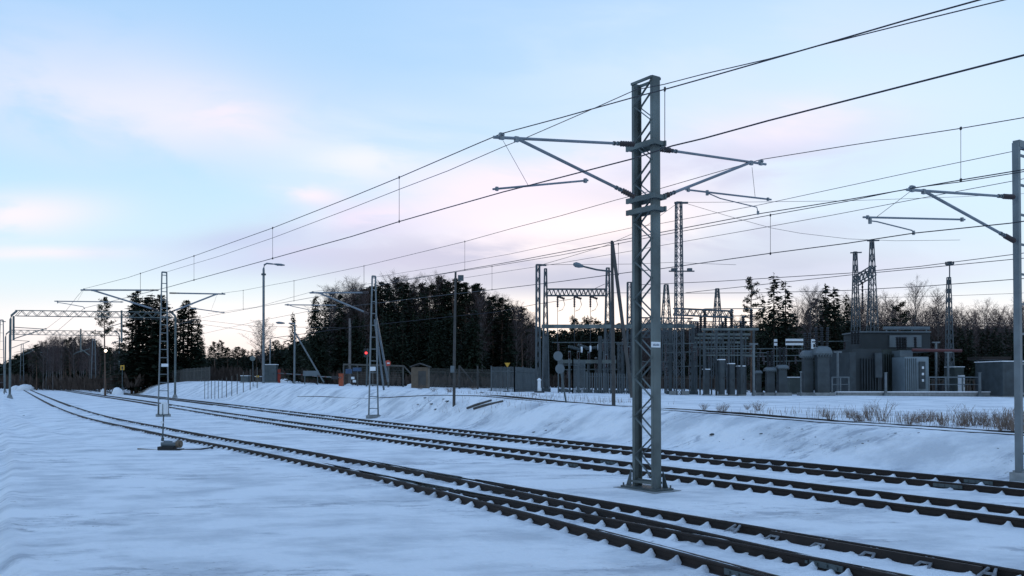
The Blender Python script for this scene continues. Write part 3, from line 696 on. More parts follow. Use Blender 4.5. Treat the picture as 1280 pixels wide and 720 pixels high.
# cabinets and breakers
def cab(px0, px1, y0, y1, Y, depth, label, m='cabinet', name='equipment_cabinet', cat='cabinet', roof=True, door=True, group='equipment cabinets', ground_=True):
    xa, xb = XY(px0, Y), XY(px1, Y); zt = at((px0+px1)/2, y0, Y).z; zb = at((px0+px1)/2, y1, Y).z
    if ground_: zb = Z((xa+xb)/2, Y)-.05
    c_ = Vector(((xa+xb)/2, Y+depth/2, zb)); w = xb-xa; h = zt-zb
    e = empty(name, c_, label, cat, group)
    mb = MB(); mb.box((0,0,h/2), (w, depth, h)); mb.build('housing', M[m], e)
    if roof: mb = MB(); mb.box((0,0,h+.04), (w+.12, depth+.12, .08)); mb.build('lid', M['snowlump'], e)
    if door:
        mb = MB(); mb.box((0,-depth/2-.012,h*.5), (w*.8,.02,h*.8)); d_ = mb.build('door', M[m], e)
        mb = MB(); mb.box((w*.28,-depth/2-.045,h*.5), (.05,.05,.2)); mb.build('handle', M['black'], d_)
        mb = MB()
        for q in range(4): mb.box((0,-depth/2-.026,h*.72+q*.07), (w*.5,.01,.025))
        mb.build('vent', M['steel_dark'], d_)
    mb = MB(); mb.box((0,0,.06), (w+.2, depth+.2, .2)); mb.build('plinth', M['concrete'], e)
    return e, c_, w, h
cab(900,906,450,492,83,.8,'narrow tall grey cabinet at the front of the stepped switchgear')
cab(912,918,455,492,83.5,.8,'second grey cabinet from the left at the front of the switchgear')
cab(924,931,458,492,84,1.0,'broader grey cabinet at the right end of the stepped switchgear')
cab(881,887,462,491,84,.8,'small grey cabinet at the left front of the stepped switchgear', door=False)
def breaker(px0, px1, ytop, Y, label, headh=9, bush=3, btop=20):
    xa, xb = XY(px0, Y), XY(px1, Y); w = xb-xa; cx = (xa+xb)/2; z0 = Z(cx, Y); s = Y/F
    e = empty('circuit_breaker', (cx, Y, z0), label, 'circuit breaker', 'circuit breakers with ribbed heads')
    H = at((px0+px1)/2, ytop, Y).z-z0; hh = headh*s
    mb = MB(); mb.box((0,0,(H-hh)/2), (w*.78, w*.6, H-hh)); mb.build('column', M['cabinet'], e)
    mb = MB(); n = 10; prof = [(0,1.0),(.2,1.06),(.5,1.0),(.8,.85),(1,.55)]
    for q in range(len(prof)-1):
        z_a, k_a = prof[q]; z_b, k_b = prof[q+1]
        pts = [Vector((sx*w/2*kk, sy*w/2*kk*.9, H-hh+hh*zz)) for zz, kk in ((z_a,k_a),(z_b,k_b)) for sx, sy in ((-1,-1),(1,-1),(1,1),(-1,1))]
        mb.add(pts, [(0,1,5,4),(1,2,6,5),(2,3,7,6),(3,0,4,7),(4,5,6,7),(3,2,1,0)])
    hd = mb.build('head', M['cabinet_light'], e)
    mb = MB()
    for q in range(6): mb.box((-w*.45+q*w*.18, -w*.48, H-hh*1.0), (w*.07,.12,hh*.35))
    mb.build('rib', M['steel_dark'], hd).__setitem__('kind','stuff')
    for q in range(bush):
        x = (q-(bush-1)/2)*w*.34; mb = MB(); mb.ins(Vector((x,0,H-.05)), Vector((x*1.15,0,H+btop*s)), .17, 8, 9); mb.build('bushing', M['black'], e)
    mb = MB(); mb.box((0,0,.12), (w+.5, w+.3, .35)); mb.build('plinth', M['concrete'], e)
breaker(1002,1017,438,86,'left one of the two ribbed-head breakers by the striped sign',9,2,22)
breaker(1018,1037,433,85,'right and larger of the two ribbed-head breakers by the striped sign',11,3,24)
breaker(971,984,456,86,'rightmost of three low breakers left of the striped sign',5,2,22)
breaker(956,969,459,86.5,'middle of three low breakers left of the striped sign',5,2,20)
breaker(944,952,463,87,'leftmost of three low breakers left of the striped sign',4,1,20)
cab(987,1000,472,492,92,1.2,'low dark box between the low breakers and the ribbed-head breakers','tank',door=False)
# striped signs
def sign_board(px0, px1, y0, y1, Y, label, stripes, post=True):
    a_, b_ = at(px0, y0, Y), at(px1, y1, Y); cx = (a_.x+b_.x)/2; z0 = Z(cx, Y)
    e = empty('sign_board', (cx, Y, z0), label, 'sign board', 'white boards in the substation')
    mb = MB(); mb.box((0,0,(a_.z+b_.z)/2-z0), (b_.x-a_.x,.06,a_.z-b_.z)); mb.build('panel', M['white'], e)
    for s0, s1, v0, v1 in stripes:
        c0, c1 = at(px0+(px1-px0)*s0, y0+(y1-y0)*v0, Y), at(px0+(px1-px0)*s1, y0+(y1-y0)*v1, Y)
        mb = MB(); mb.box(((c0.x+c1.x)/2-cx,-.04,(c0.z+c1.z)/2-z0), (c1.x-c0.x,.012,c0.z-c1.z)); mb.build('stripe', M['black'], e)
    mb = MB()
    for x in ((a_.x-cx)*.9, (b_.x-cx)*.9): mb.bar((x,.06,-.1), (x,.06,b_.z-z0+.1), .08)
    mb.build('post', M['steel_dark'], e)
sign_board(982,1004,423.5,431.5,95,'wide white board with one dark stripe behind the low breakers',[(0,1,.36,.64)])
sign_board(1014,1020,424,436,95,'narrow white board with dark marks above the ribbed-head breakers',[(.15,.85,.22,.34),(.4,.8,.5,.85)])
sign_board(967.5,971.5,424,432,95,'tiny greenish white board with a dark stripe left of the wide board',[(0,1,.4,.6)])
# transformer building
def tbuild():
    Y = 90; x0, x1 = XY(1062,Y), XY(1163,Y); cx = (x0+x1)/2; z0 = Z(cx, Y)
    e = empty('transformer_bay', (cx, Y, z0), 'large grey transformer bay with concrete firewalls on a long plinth', 'transformer bay')
    def B(px0, px1, y0, y1, ya, d, name, m, par=e):
        a_, b_ = at(px0, y0, ya), at(px1, y1, ya); mb = MB(); mb.box(((a_.x+b_.x)/2-cx, ya+d/2-Y, (a_.z+b_.z)/2-z0), (b_.x-a_.x, d, a_.z-b_.z)); return mb.build(name, M[m], par)
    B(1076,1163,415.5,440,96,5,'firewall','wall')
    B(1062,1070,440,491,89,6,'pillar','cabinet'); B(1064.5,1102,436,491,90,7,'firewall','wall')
    B(1094,1103,441,472,89.4,.5,'pillar','cabinet')
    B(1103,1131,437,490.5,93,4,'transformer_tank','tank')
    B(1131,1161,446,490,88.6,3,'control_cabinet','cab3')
    for q in range(9): B(1104.5+q*2.9,1105.7+q*2.9,442,488,92.4,.6,'cooling_fin','tank')
    for q in range(7): B(1077+q*3.4,1078+q*3.4,448,488,89.7,.3,'wall_rib','cabinet')
    for q in range(6): B(1132+q*2.6,1132.6+q*2.6,448,489,88.5,.1,'panel_joint','steel_dark')
    d_ = B(1149,1157,452,486,88.42,.1,'door','cabinet'); 
    for yy in (458,466,474): B(1152.5,1155,yy,yy+3,88.36,.04,'door_sign','white',d_)
    B(1075,1164,414,415.6,95.8,5.3,'coping','cabinet_light')
    B(1112,1152,419,434,95.8,.2,'wall_panel','cabinet_light')
    B(1125,1141,438,446,91,2,'oil_tank','cabinet_light')
    for x in (1122,1125.5,1129,1132,1144.5): 
        mb = MB(); p = at(x,437,92); q = at(x-.6,421,92); mb.ins(p-Vector((cx,Y,z0)), q-Vector((cx,Y,z0)), .2, 8, 8); mb.build('bushing', M['black'], e)
    for x in (1065,1069,1073):
        mb = MB(); p = at(x,430,95); q = at(x,413.5,95); mb.ins(p-Vector((cx,Y,z0)), q-Vector((cx,Y,z0)), .17, 8, 8); mb.build('bushing', M['black'], e)
    mb = MB()
    for yy in (411,409.5): mb.tube([at(1104,yy,94)-Vector((cx,Y,z0)), at(1162,yy,94)-Vector((cx,Y,z0))], .12, 6)
    for x in (1108,1122,1140,1158): mb.bar(at(x,415,94)-Vector((cx,Y,z0)), at(x,409.5,94)-Vector((cx,Y,z0)), .1)
    mb.build('busbar', M['cabinet_light'], e)
    mb = MB(); mb.tube([at(1140,437.5,90)-Vector((cx,Y,z0)), at(1202,438.5,90)-Vector((cx,Y,z0))], .16, 8); mb.build('pipe', M['pipe'], e)
    B(1190,1202,436.5,440,90,.6,'pipe_end','white')
    return e
tbuild()
# plinth wall and hand railing
def plinth():
    Y = 86.5; a_, b_ = at(1046,489.5,Y), at(1290,492.5,Y); z0 = Z(a_.x, Y)
    mb = MB(); zt = at(1150,490.5,Y).z; zb = at(1150,499,Y).z-.4
    mb.box(((a_.x+b_.x)/2, Y, (zt+zb)/2), (b_.x-a_.x, .5, zt-zb)); o = mb.build('retaining_wall', M['concrete']); tag(o, 'long low concrete edge wall in front of the transformer bay', 'low wall')
    mb = MB(); mb.box(((a_.x+b_.x)/2, Y-.02, zt+.05), (b_.x-a_.x+.1, .62, .09)); mb.build('coping', M['snowlump'], o)
plinth()
def handrail(px0, px1, yt, Y, n, label):
    c_ = placed((px0+px1)/2, Y); e = empty('hand_railing', c_, label, 'railing', 'railings of the substation')
    mb = MB(); mb.bar(at(px0,yt,Y)-c_, at(px1,yt,Y)-c_, .13); mb.bar(at(px0,yt+9,Y)-c_, at(px1,yt+9,Y)-c_, .07); mb.build('top_rail', M['cabinet_light'], e)
    for x in np.linspace(px0, px1, n): mb = MB(); mb.bar(placed(x,Y)-c_, at(x,yt-.4,Y)-c_, .11); mb.build('post', M['steel_light'], e)
    return e
handrail(1161,1224,471.5,87.5,4,'pale railing right of the transformer bay cabinet')
handrail(1040,1061,471.5,87.5,3,'pale railing left of the transformer bay')
for x in (1107,1224.5): 
    b_ = placed(x,86); mb = MB(); mb.bar(Vector((0,0,-.1)), at(x,466,86)-b_, .2); mb.box((0,0,.1),(.4,.4,.3)); mb.box(at(x,466,86)-b_,(.28,.28,.08)); o = mb.build('marker_post', M['steel_light']); o.location = b_
    tag(o, 'grey post before the '+('dark transformer tank' if x < 1200 else 'right end of the pale railing'), 'post', 'posts on the edge wall')
cab(1193,1205,459,490,91,2,'grey-green cabinet with a white door behind the pale railing','tank')
mb_e, c_, w_, h_ = cab(1201,1206,469,487,88,.6,'narrow white cabinet behind the pale railing','white',roof=False)
cab(1177,1184,480,490,89,.8,'low black box behind the pale railing','black',door=False,roof=False)
cab(1243,1253,476,492,90,1.5,'low grey box left of the blue-grey hut','cabinet',door=False)
cab(1253.5,1292,452,493,84,5,'blue-grey hut with snow on its roof behind the right edge mast','cabinet',name='utility_hut',cat='hut',group='small huts')
def canopy():
    c_ = placed(1235, 92); e = empty('shelter', c_, 'low flat dark roof on posts at the forest edge right of the substation', 'shelter')
    mb = MB(); mb.box((at(1218,448,92)+at(1254,448,92))/2-c_, (36/F*92, 3, .3)); mb.build('roof', M['rail'], e)
    for x in (1222,1250): mb = MB(); mb.bar(placed(x,92)-c_, at(x,449,92)-c_, .2); mb.build('post', M['steel_dark'], e)
canopy()
for i_, (x, yt, Y, lab) in enumerate(((1047,440,88,'slim grey post with a small crosspiece left of the transformer bay'),(1170,428,93,'tall slim grey post right of the transformer bay'),(1185,440,90,'thin post under the red pipe end'),(1001,465,84,'short thin marker post left of the ribbed-head breakers'),(942,430,84,'thin tall post among the pines in the substation'))):
    b_ = placed(x, Y); e = empty('steel_post', b_, lab, 'post', 'slim steel posts in the substation')
    mb = MB(); mb.tube([Vector((0,0,-.1)), at(x,yt,Y)-b_], .13 if x not in (1001,) else .06, 8); mb.build('shaft', M['steel_light'], e)
    mb = MB(); t_ = at(x,yt,Y)-b_; mb.box(t_, (.8 if x != 1001 else .2,.2,.14)); mb.build('top_plate', M['steel_light'], e)
# left field equipment
for i_, (x, yb_, yt, Y) in enumerate(((712,452,440,90),(723,452,440,90),(736,455,441,91),(745,462,448,89),(758,460,444,92),(768,462,446,92),(779,440,424,95),(786,448,434,93))):
    support(x, Y, yb_, yt, ['first','second','third','fourth','fifth','sixth','seventh','eighth'][i_]+' dark insulator post from the left in the field before the gantry')
for i_, (xa, ya, xb, yb_) in enumerate(((710,433,727,437),(722,431,738,436),(732,436,748,434))):
    mid = (at(xa,ya,88.5)+at(xb,yb_,88.5))/2; mb = MB(); mb.ins(at(xa,ya,88.5)-mid, at(xb,yb_,88.5)-mid, .17, 8, 8); o = mb.build('tilted_disconnector', M['steel_dark']); o.location = mid
    tag(o, ['left','middle','right'][i_]+' tilted disconnector arm with a pale end hanging under the crossbeam', 'disconnector', 'tilted disconnector arms')
    for p in ((xb,yb_),): s_ = MB(); s_.tube([at(p[0]-1,p[1],88.3)-mid, at(p[0]+1,p[1],88.3)-mid], .30, 12); s_.build('end_cap', M['white'], o)
gantry('thin pipe frame carrying the disconnectors in the left field', 700, 770, 452, 89, [(704,452),(735,452),(768,452)], .1)
# fences
def palisade(label, pts, hgt, n, Y_base=None, m='fence', gap=.4, thick=.05, pw=.10, group='palisade fences', rails=True, posts=True):
    """pts: world XY polyline"""
    P = [Vector((x, y, Z(x, y))) for x, y in pts]; o0 = P[0].copy()
    e = empty('palisade_fence', o0, label, 'fence', group)
    mb = MB(); rl = MB()
    L = sum((P[i+1]-P[i]).length for i in range(len(P)-1))
    for i in range(len(P)-1):
        a_, b_ = P[i], P[i+1]; seg = (b_-a_).length; k = max(2, int(n*seg/L)); ang = math.atan2(b_.y-a_.y, b_.x-a_.x)
        for q in range(k):
            p = a_.lerp(b_, (q+.5)/k); z = Z(p.x, p.y); jx = random.uniform(-.02,.02)
            mb.box((p.x-o0.x, p.y-o0.y, z-o0.z+hgt/2+jx), (pw, thick, hgt), ang)
        if rails:
            for zz in (.3, hgt*.82): rl.bar(a_-o0+Vector((0,.06,zz)), b_-o0+Vector((0,.06,zz)), .06)
        kp = max(1, int(seg/3))
        if posts:
            for q in range(kp+1):
                p = a_.lerp(b_, q/kp); z = Z(p.x, p.y); rl.bar(Vector((p.x-o0.x, p.y-o0.y+.1, z-o0.z-.2)), Vector((p.x-o0.x, p.y-o0.y+.1, z-o0.z+hgt+.1)), .11)
    mb.build('pale', M[m], e)['kind'] = 'stuff'; rl.build('frame', M[m], e); return e
def pxy(l): return [(XY(p, Y), Y) for p, Y in l]
palisade('pale palisade fence corner behind the yellow sign', pxy([(614,82),(643,78),(673,88)]), 2.25, 60, pw=.065)
palisade('slatted fence section beside the two round discs', pxy([(698,80),(716,79),(731,85)]), 3.1, 14, pw=.13, thick=.05)
palisade('low palisade fence section behind the wooden pole with the stay', pxy([(733,86),(790,88)]), 2.0, 20, pw=.10)
palisade('dark picket fence on the bank at the left', pxy([(140,190),(190,182),(225,172),(262,150)]), 2.4, 110, m='mesh', pw=.10)
palisade('tall post fence running along the bank towards the grey cabinet', pxy([(254,124),(280,116),(300,112),(326,108)]), 2.6, 14, m='mesh', pw=.12, rails=False, posts=False)
palisade('thin mesh fence at the forest edge right of the shed', pxy([(536,100),(575,98),(614,96)]), 2.2, 60, m='mesh', pw=.03, thick=.03)
palisade('thin mesh fence along the forest behind the transformer bay', pxy([(800,118),(1000,112),(1290,108)]), 2.0, 120, m='mesh', pw=.03, thick=.03)
# brace bars of the corner fence posts
mb = MB(); c_ = placed(574,96); mb.bar(at(574,457,96)-c_, at(591,477,96)-c_, .14); mb.bar(at(574,457,96)-c_, placed(574,96)-c_, .16); mb.bar(at(597,457,96)-c_, placed(597,96)-c_, .16); o = mb.build('fence_post', M['wood']); o.location = c_; tag(o, 'braced wooden corner post at the forest edge right of the tall wooden pole', 'fence post')
# framed enclosure with boards
def encl():
    Y = 98; c_ = placed(470, Y); e = empty('fenced_enclosure', c_, 'brown framed mesh enclosure with blue boards behind the stayed mast', 'enclosure')
    fr = MB()
    P = [at(x, y, Y)-c_ for x, y in ((429,455.5),(505,457.5),(515,469))]
    fr.bar(P[0], P[1], .18); fr.bar(P[1], P[2], .14)
    for x in (429.5,447,466,486,504): fr.bar(at(x,456.5,Y)-c_, placed(x,Y)-c_, .14)
    fr.build('frame', M['mesh'], e)
    ms = MB()
    for x in np.linspace(431,503,46): ms.bar(at(x,457.5,Y+.1)-c_, placed(x,Y+.1)-c_, .025)
    for z in range(6): ms.bar(at(430,459+z*3,Y+.1)-c_, at(504,460+z*3,Y+.1)-c_, .025)
    ms.build('wire_mesh', M['mesh'], e)
    for (a_, b_, y0, y1, m) in ((432,440,461,467,'blue'),(441,452,459.5,464,'blue'),(439,443,471,474,'white'),(441,445,475,478,'white')):
        p, q = at(a_,y0,Y-.2), at(b_,y1,Y-.2); mb = MB(); mb.box((p+q)/2-c_, (q.x-p.x,.06,p.z-q.z)); mb.build('board', M[m], e)
encl()
# shed
def shed():
    Y = 92; a_, b_ = at(514,459,Y), at(535,476,Y); cx = (a_.x+b_.x)/2; z0 = Z(cx,Y); w = b_.x-a_.x; h = a_.z-z0
    e = empty('wooden_shed', (cx,Y,z0), 'small brown board shed with a snowy ridged roof at the forest edge', 'shed')
    mb = MB(); mb.box((0,1,h/2), (w,2,h)); 
    for q in range(12): mb.box((-w/2+(q+.5)*w/12,-.012,h/2), (.05,.02,h))
    mb.build('wall', M['shed'], e)
    mb = MB(); r_ = w/2+.15; pts = [(-r_,-.25,h-.02),(0,-.25,h+.35),(r_,-.25,h-.02),(-r_,2.25,h-.02),(0,2.25,h+.35),(r_,2.25,h-.02),(-r_,-.25,h+.08),(0,-.25,h+.45),(r_,-.25,h+.08),(-r_,2.25,h+.08),(0,2.25,h+.45),(r_,2.25,h+.08)]
    mb.add(pts, [(0,1,4,3),(1,2,5,4),(6,9,10,7),(7,10,11,8),(0,6,7,1),(1,7,8,2),(3,4,10,9),(4,5,11,10),(0,3,9,6),(2,8,11,5)]); mb.build('roof', M['wood'], e)
    mb = MB(); mb.box((w*.15,-.035,h*.42), (.8,.03,h*.8)); d_ = mb.build('door', M['wood'], e); mb = MB(); mb.box((w*.15-.3,-.07,h*.42), (.08,.05,.15)); mb.build('handle', M['black'], d_)
shed()
# level crossing
cab(331,345,456,479,113,1.0,'tall dark grey cabinet beside the street lamp at the crossing','steel_dark')
def barrier(px, ytop, ybot, Y, m, tipx, tipy, label, tipY):
    b_ = placed(px, Y); e = empty('crossing_barrier', b_, label, 'crossing barrier', 'level crossing barriers')
    h = at(px,ytop,Y).z-b_.z; mb = MB(); mb.box((0,0,h/2), (.42,.5,h)); mb.box((0,0,h+.04), (.5,.58,.08)); mb.build('housing', M[m], e)
    if tipx:
        mb = MB(); a_ = at(px,tipy-1.5 if False else ytop+4,Y)-b_+Vector((0,-.35,0)); q = at(tipx,tipy,tipY)-b_; mb.bar(a_, q, .13, .10); bm_ = mb.build('boom', M['cabinet_light'], e)
        for f_ in (.2,.45,.7,.92): mb = MB(); mb.bar(a_.lerp(q,f_), a_.lerp(q,f_+.07), .136, .106); mb.build('red_band', M['pipe'], bm_)
        mb = MB(); mb.box(a_+Vector((-.6,0,0)), (.7,.2,.35)); mb.build('counterweight', M['black'], bm_)
barrier(348,462.5,478,114,'red',389,469,'red barrier housing beside the grey cabinet with its boom lowered',110)
barrier(426.5,468,480,92,'orange',391,470,'orange barrier housing beside the blue boards with its boom lowered',108)
def low_wall():
    Y = 104; a_, b_ = at(379,463.5,Y), at(398.5,470,Y); c_ = placed(388.7,Y); e = empty('notice_board', c_, 'long pale notice board behind the barrier booms', 'notice board')
    mb = MB(); mb.box((a_+b_)/2-c_, (b_.x-a_.x,.1,a_.z-b_.z)); mb.build('panel', M['cabinet_light'], e)
    mb = MB(); [mb.bar(placed(x,Y)-c_, at(x,469,Y)-c_, .1) for x in (381,397)]; mb.build('post', M['steel_dark'], e)
low_wall()
# street lamps and poles
def lamp(px, Y, pts, head, label, r=.09, ybase=None, collar=None, m='steel_light', lean=None, group='street lamps', brace=None, name='street_lamp', cat='street lamp'):
    b_ = placed(px, Y); e = empty(name, b_, label, cat, group)
    P = [Vector((0,0,-.2))]+[at(x, y, Y)-b_ for x, y in pts]
    n = len(P); rs = [r]+[r*(.9-.45*i/max(1,n-1)) for i in range(n-1)]
    mb = MB(); mb.tube(P, rs, 8); mb.build('pole', M[m], e)
    if head:
        (xa, ya), (xb, yb_) = head; mb = MB(); a_, q = at(xa,ya,Y)-b_, at(xb,yb_,Y)-b_; mb.tube([a_, a_.lerp(q,.3), a_.lerp(q,.7), q], [.06,.13,.15,.07], 8); h_ = mb.build('lamp_head', M['steel_light'], e)
        g = MB(); mid = a_.lerp(q,.6)-Vector((0,0,.1)); g.box(mid, (abs(q.x-a_.x)*.5,.18,.06)); g.build('lens', M['cabinet_light'], h_)
    if collar: mb = MB(); mb.tube([at(px,collar-1,Y)-b_, at(px,collar+1,Y)-b_], r*1.8, 8); mb.build('collar', M['steel_dark'], e)
    if brace:
        (xa,ya),(xb,yb_) = brace; mb = MB(); mb.bar(at(xa,ya,Y)-b_, at(xb,yb_,Y)-b_, .16); mb.build('stay', M[m], e)
    return e
lamp(329.5,112,[(329.5,344),(329.5,336),(330.5,331),(333.5,329.3),(341,330)],((341,330),(356,331.5)),'tallest street lamp with a short arm, beside the grey cabinet',.17,collar=343)
lamp(368,108,[(368.5,408),(368.3,404.5),(361,404)],((356,404),(345,403.2)),'shorter street lamp with a slanting stay behind the barrier',.13,brace=((369,416),(405,478)))
lamp(437,104,[(437.5,412),(437,398)],None,'pale pole with a forked top beside the stayed mast',.16,m='birchbark',name='utility_pole',cat='pole',group='poles')
e_ = lamp(337.5,118,[(337.8,424)],None,'thin pale pole just behind the grey cabinet',.10,name='utility_pole',cat='pole',group='poles')
b_ = placed(570,55)
e_ = lamp(567.5,55,[(568,440),(569.5,340)],None,'tall leaning wooden pole with a white box on the bank',.095,m='wood',name='utility_pole',cat='pole',group='poles')
bb = placed(567.5,55); mb = MB(); mb.box(at(565.5,461.5,54.7)-bb, (.24,.2,.42)); mb.build('meter_box', M['cabinet_light'], e_)
mb = MB(); mb.box(at(576,347.5,55)-bb, (.35,.2,.35)); mb.build('bracket', M['steel_dark'], e_)
e_ = lamp(767,46,[(766,400),(764.8,301)],None,'slim pole with a slanting stay and a long lamp arm left of the big mast',.10,m='wood',name='utility_pole',cat='pole',group='poles')
bb = placed(767,46); mb = MB(); mb.bar(at(765.3,303,46)-bb, at(790,497,45)-bb, .13, .13); mb.build('stay', M['wood'], e_)
mb = MB(); mb.tube([at(765,339.5,46)-bb, at(746,337.2,46)-bb, at(728,332.8,46)-bb], .05, 6); ar = mb.build('lamp_arm', M['steel_dark'], e_)
mb = MB(); a_, q = at(729,333,46)-bb, at(716.5,330,46)-bb; mb.tube([a_, a_.lerp(q,.4), a_.lerp(q,.75), q], [.06,.13,.14,.06], 8); mb.build('lamp_head', M['steel_light'], ar)
# round sign discs
def disc_sign(px, Y, discs, base, top, label, r, m='cabinet_light', pm='steel_dark', name='disc_signal', cat='disc sign', ring=None, group='round signs on posts'):
    a_ = at(*base, Y); z0 = Z(a_.x, Y); b_ = Vector((a_.x, Y, z0)); e = empty(name, b_, label, cat, group)
    mb = MB(); mb.tube([Vector((0,0,-.1)), at(*top, Y)-b_], .05, 8); mb.build('post', M[pm], e)
    for (x, y) in discs:
        c_ = at(x,y,Y)-b_+Vector((0,-.09,0)); mb = MB(); mb.disc(c_, (0.25,-1,0), r, .03, 24); d_ = mb.build('disc', M[ring or m], e)
        if ring:
            mb = MB(); mb.box(c_+Vector((0,-.03,0)), (r*1.25,.012,r*.38)); mb.build('bar', M['white'], d_)
disc_sign(700,48,[(697.5,445),(699.8,461)],(708,508),(697.3,440),'leaning post carrying two pale round discs, one above the other',.26)
disc_sign(316,112,[(316,448)],(316.4,478),(316,444),'round pale sign on a post left of the grey cabinet',.33,m='steel')
disc_sign(485,90,[(485,454)],(485,478),(485,450),'round red no-entry sign right of the stayed mast',.30,ring='red')
# yellow triangle sign
def tri():
    Y = 90; b_ = placed(634.5,Y); e = empty('warning_sign', b_, 'small yellow downward triangle sign above the pale palisade', 'warning sign')
    P = [at(x,y,Y)-b_ for x, y in ((630.5,453.5),(637.8,453.5),(634.3,459.5))]; q = [p+Vector((0,.04,0)) for p in P]
    mb = MB(); mb.add(P+q, [(0,1,2),(5,4,3),(0,3,4,1),(1,4,5,2),(2,5,3,0)]); mb.build('panel', M['yellow'], e)
    mb = MB(); mb.bar((0,.08,-.1), at(634.3,458,Y)-b_+Vector((0,.08,0)), .08); mb.build('post', M['steel_dark'], e)
tri()
# red signal
def sig():
    Y = 94; b_ = placed(458,Y); e = empty('signal_light', b_, 'signal on a thin post showing a red light beside the stayed mast', 'signal light')
    mb = MB(); mb.tube([Vector((0,0,-.1)), at(459.5,436,Y)-b_], .08, 8); mb.build('post', M['steel_dark'], e)
    c_ = at(458,441,Y)-b_; mb = MB(); mb.box(c_+Vector((0,.1,0)), (.55,.3,.9)); h = mb.build('signal_head', M['black'], e)
    mb = MB(); mb.disc(c_+Vector((-.02,-.08,-.02)), (0,-1,0), .12, .05, 16); mb.build('lens', M['redlamp'], h)
    mb = MB(); mb.box(c_+Vector((0,-.2,.22)), (.4,.3,.03)); mb.build('visor', M['black'], h)
sig()
# little lamp glowing between the left pines
b_ = placed(131,150); e = empty('street_lamp', b_, 'small lit lamp glowing between the pines at the left', 'street lamp', 'street lamps')
mb = MB(); mb.tube([(0,0,-.1), at(131,440,150)-b_], .09, 6); mb.build('pole', M['steel_dark'], e)
mb = MB(); c_ = at(132,438.5,150)-b_; mb.tube([c_+Vector((0,0,-.2)), c_, c_+Vector((0,0,.2))], [.15,.24,.12], 10); mb.build('lamp_globe', M['warmlamp'], e)
# white marker & small items by the palisade
b_ = placed(674,78); e = empty('hydrant', b_, 'small white marker post at the foot of the slim lattice mast', 'marker post'); mb = MB(); mb.tube([(0,0,0),(0,0,1.0),(0,0,1.15),(0,0,1.3)], [.16,.14,.2,.05], 8); mb.build('body', M['white'], e); mb = MB(); mb.box((0,0,.05), (.9,.6,.2)); mb.build('base', M['stone'], e); e.name = 'marker_post'
# point machine and switch lamp
def pmachine():
    Y = 34.8; b_ = placed(213,Y); e = empty('point_machine', b_, 'low point machine with a round red-grey end cap beside the near track', 'point machine')
    mb = MB(); a_, q = at(202,554.5,Y)-b_, at(222,555,Y)-b_; mb.tube([a_, a_+(q-a_)*.06, q-(q-a_)*.05, q], [.10,.125,.125,.12], 14); mb.build('motor_housing', M['cabinet_light'], e)
    mb = MB(); q2 = at(223.5,555,Y)-b_; mb.disc(q2+Vector((.02,-.02,0)), (1,-.35,0), .155, .12, 18); mb.disc(q2+Vector((.09,-.05,0)), (1,-.35,0), .07, .06, 12); mb.build('end_cap', M['shed'], e)
    mb = MB(); mb.box(at(209,560,Y)-b_, (.62,.4,.13)); mb.box(at(214,562,Y-.1)-b_, (.85,.5,.06)); mb.build('base_frame', M['black'], e)
    mb = MB(); mb.bar(at(172,561,Y)-b_, at(205,563,Y)-b_, .07,.04); mb.bar(at(172,563.5,Y-.2)-b_, at(205,564,Y-.2)-b_, .05,.04); mb.build('sleeper_end', M['shed'], e)
    mb = MB(); mb.tube([at(220,562.5,Y)-b_, at(250,561.5,Y)-b_, at(264,559.5,Y)-b_], .035, 6); mb.box(at(265,559.5,Y)-b_, (.08,.08,.1)); mb.build('drive_rod', M['black'], e)
    mb = MB(); 
    for s in (204,219): mb.box(at(s,552,Y)-b_, (.1,.3,.03))
    mb.build('snow_cap', M['snowlump'], e)
pmachine()
def switch_lamp():
    Y = 34.8; b_ = placed(203.5,Y+.1); e = empty('switch_indicator', b_, 'white switch lamp box on a thin post beside the point machine', 'switch indicator')
    mb = MB(); mb.tube([(0,0,0), at(204.5,518,Y)-b_], [.035,.028], 8); mb.tube([at(203,551,Y)-b_, at(203.5,547,Y)-b_], .06, 8); mb.build('post', M['steel_dark'], e)
    mb = MB(); mb.box(at(204.7,511.3,Y)-b_, (.26,.22,.42)); mb.box(at(204.7,504,Y)-b_, (.16,.14,.08)); l_ = mb.build('lamp_box', M['white'], e)
    mb = MB(); mb.box(at(200.2,511.5,Y)-b_+Vector((-.03,0,0)), (.02,.2,.44)); mb.box(at(204.9,511.3,Y)-b_+Vector((0,-.12,0)), (.02,.02,.4)); mb.box(at(204.7,518.2,Y)-b_, (.32,.28,.03)); mb.build('frame', M['steel_dark'], l_)
    mb = MB(); mb.disc(at(203,528,Y)-b_+Vector((0,-.05,0)), (0,-1,0), .06, .03, 12); mb.build('lens', M['white'], e)
switch_lamp()
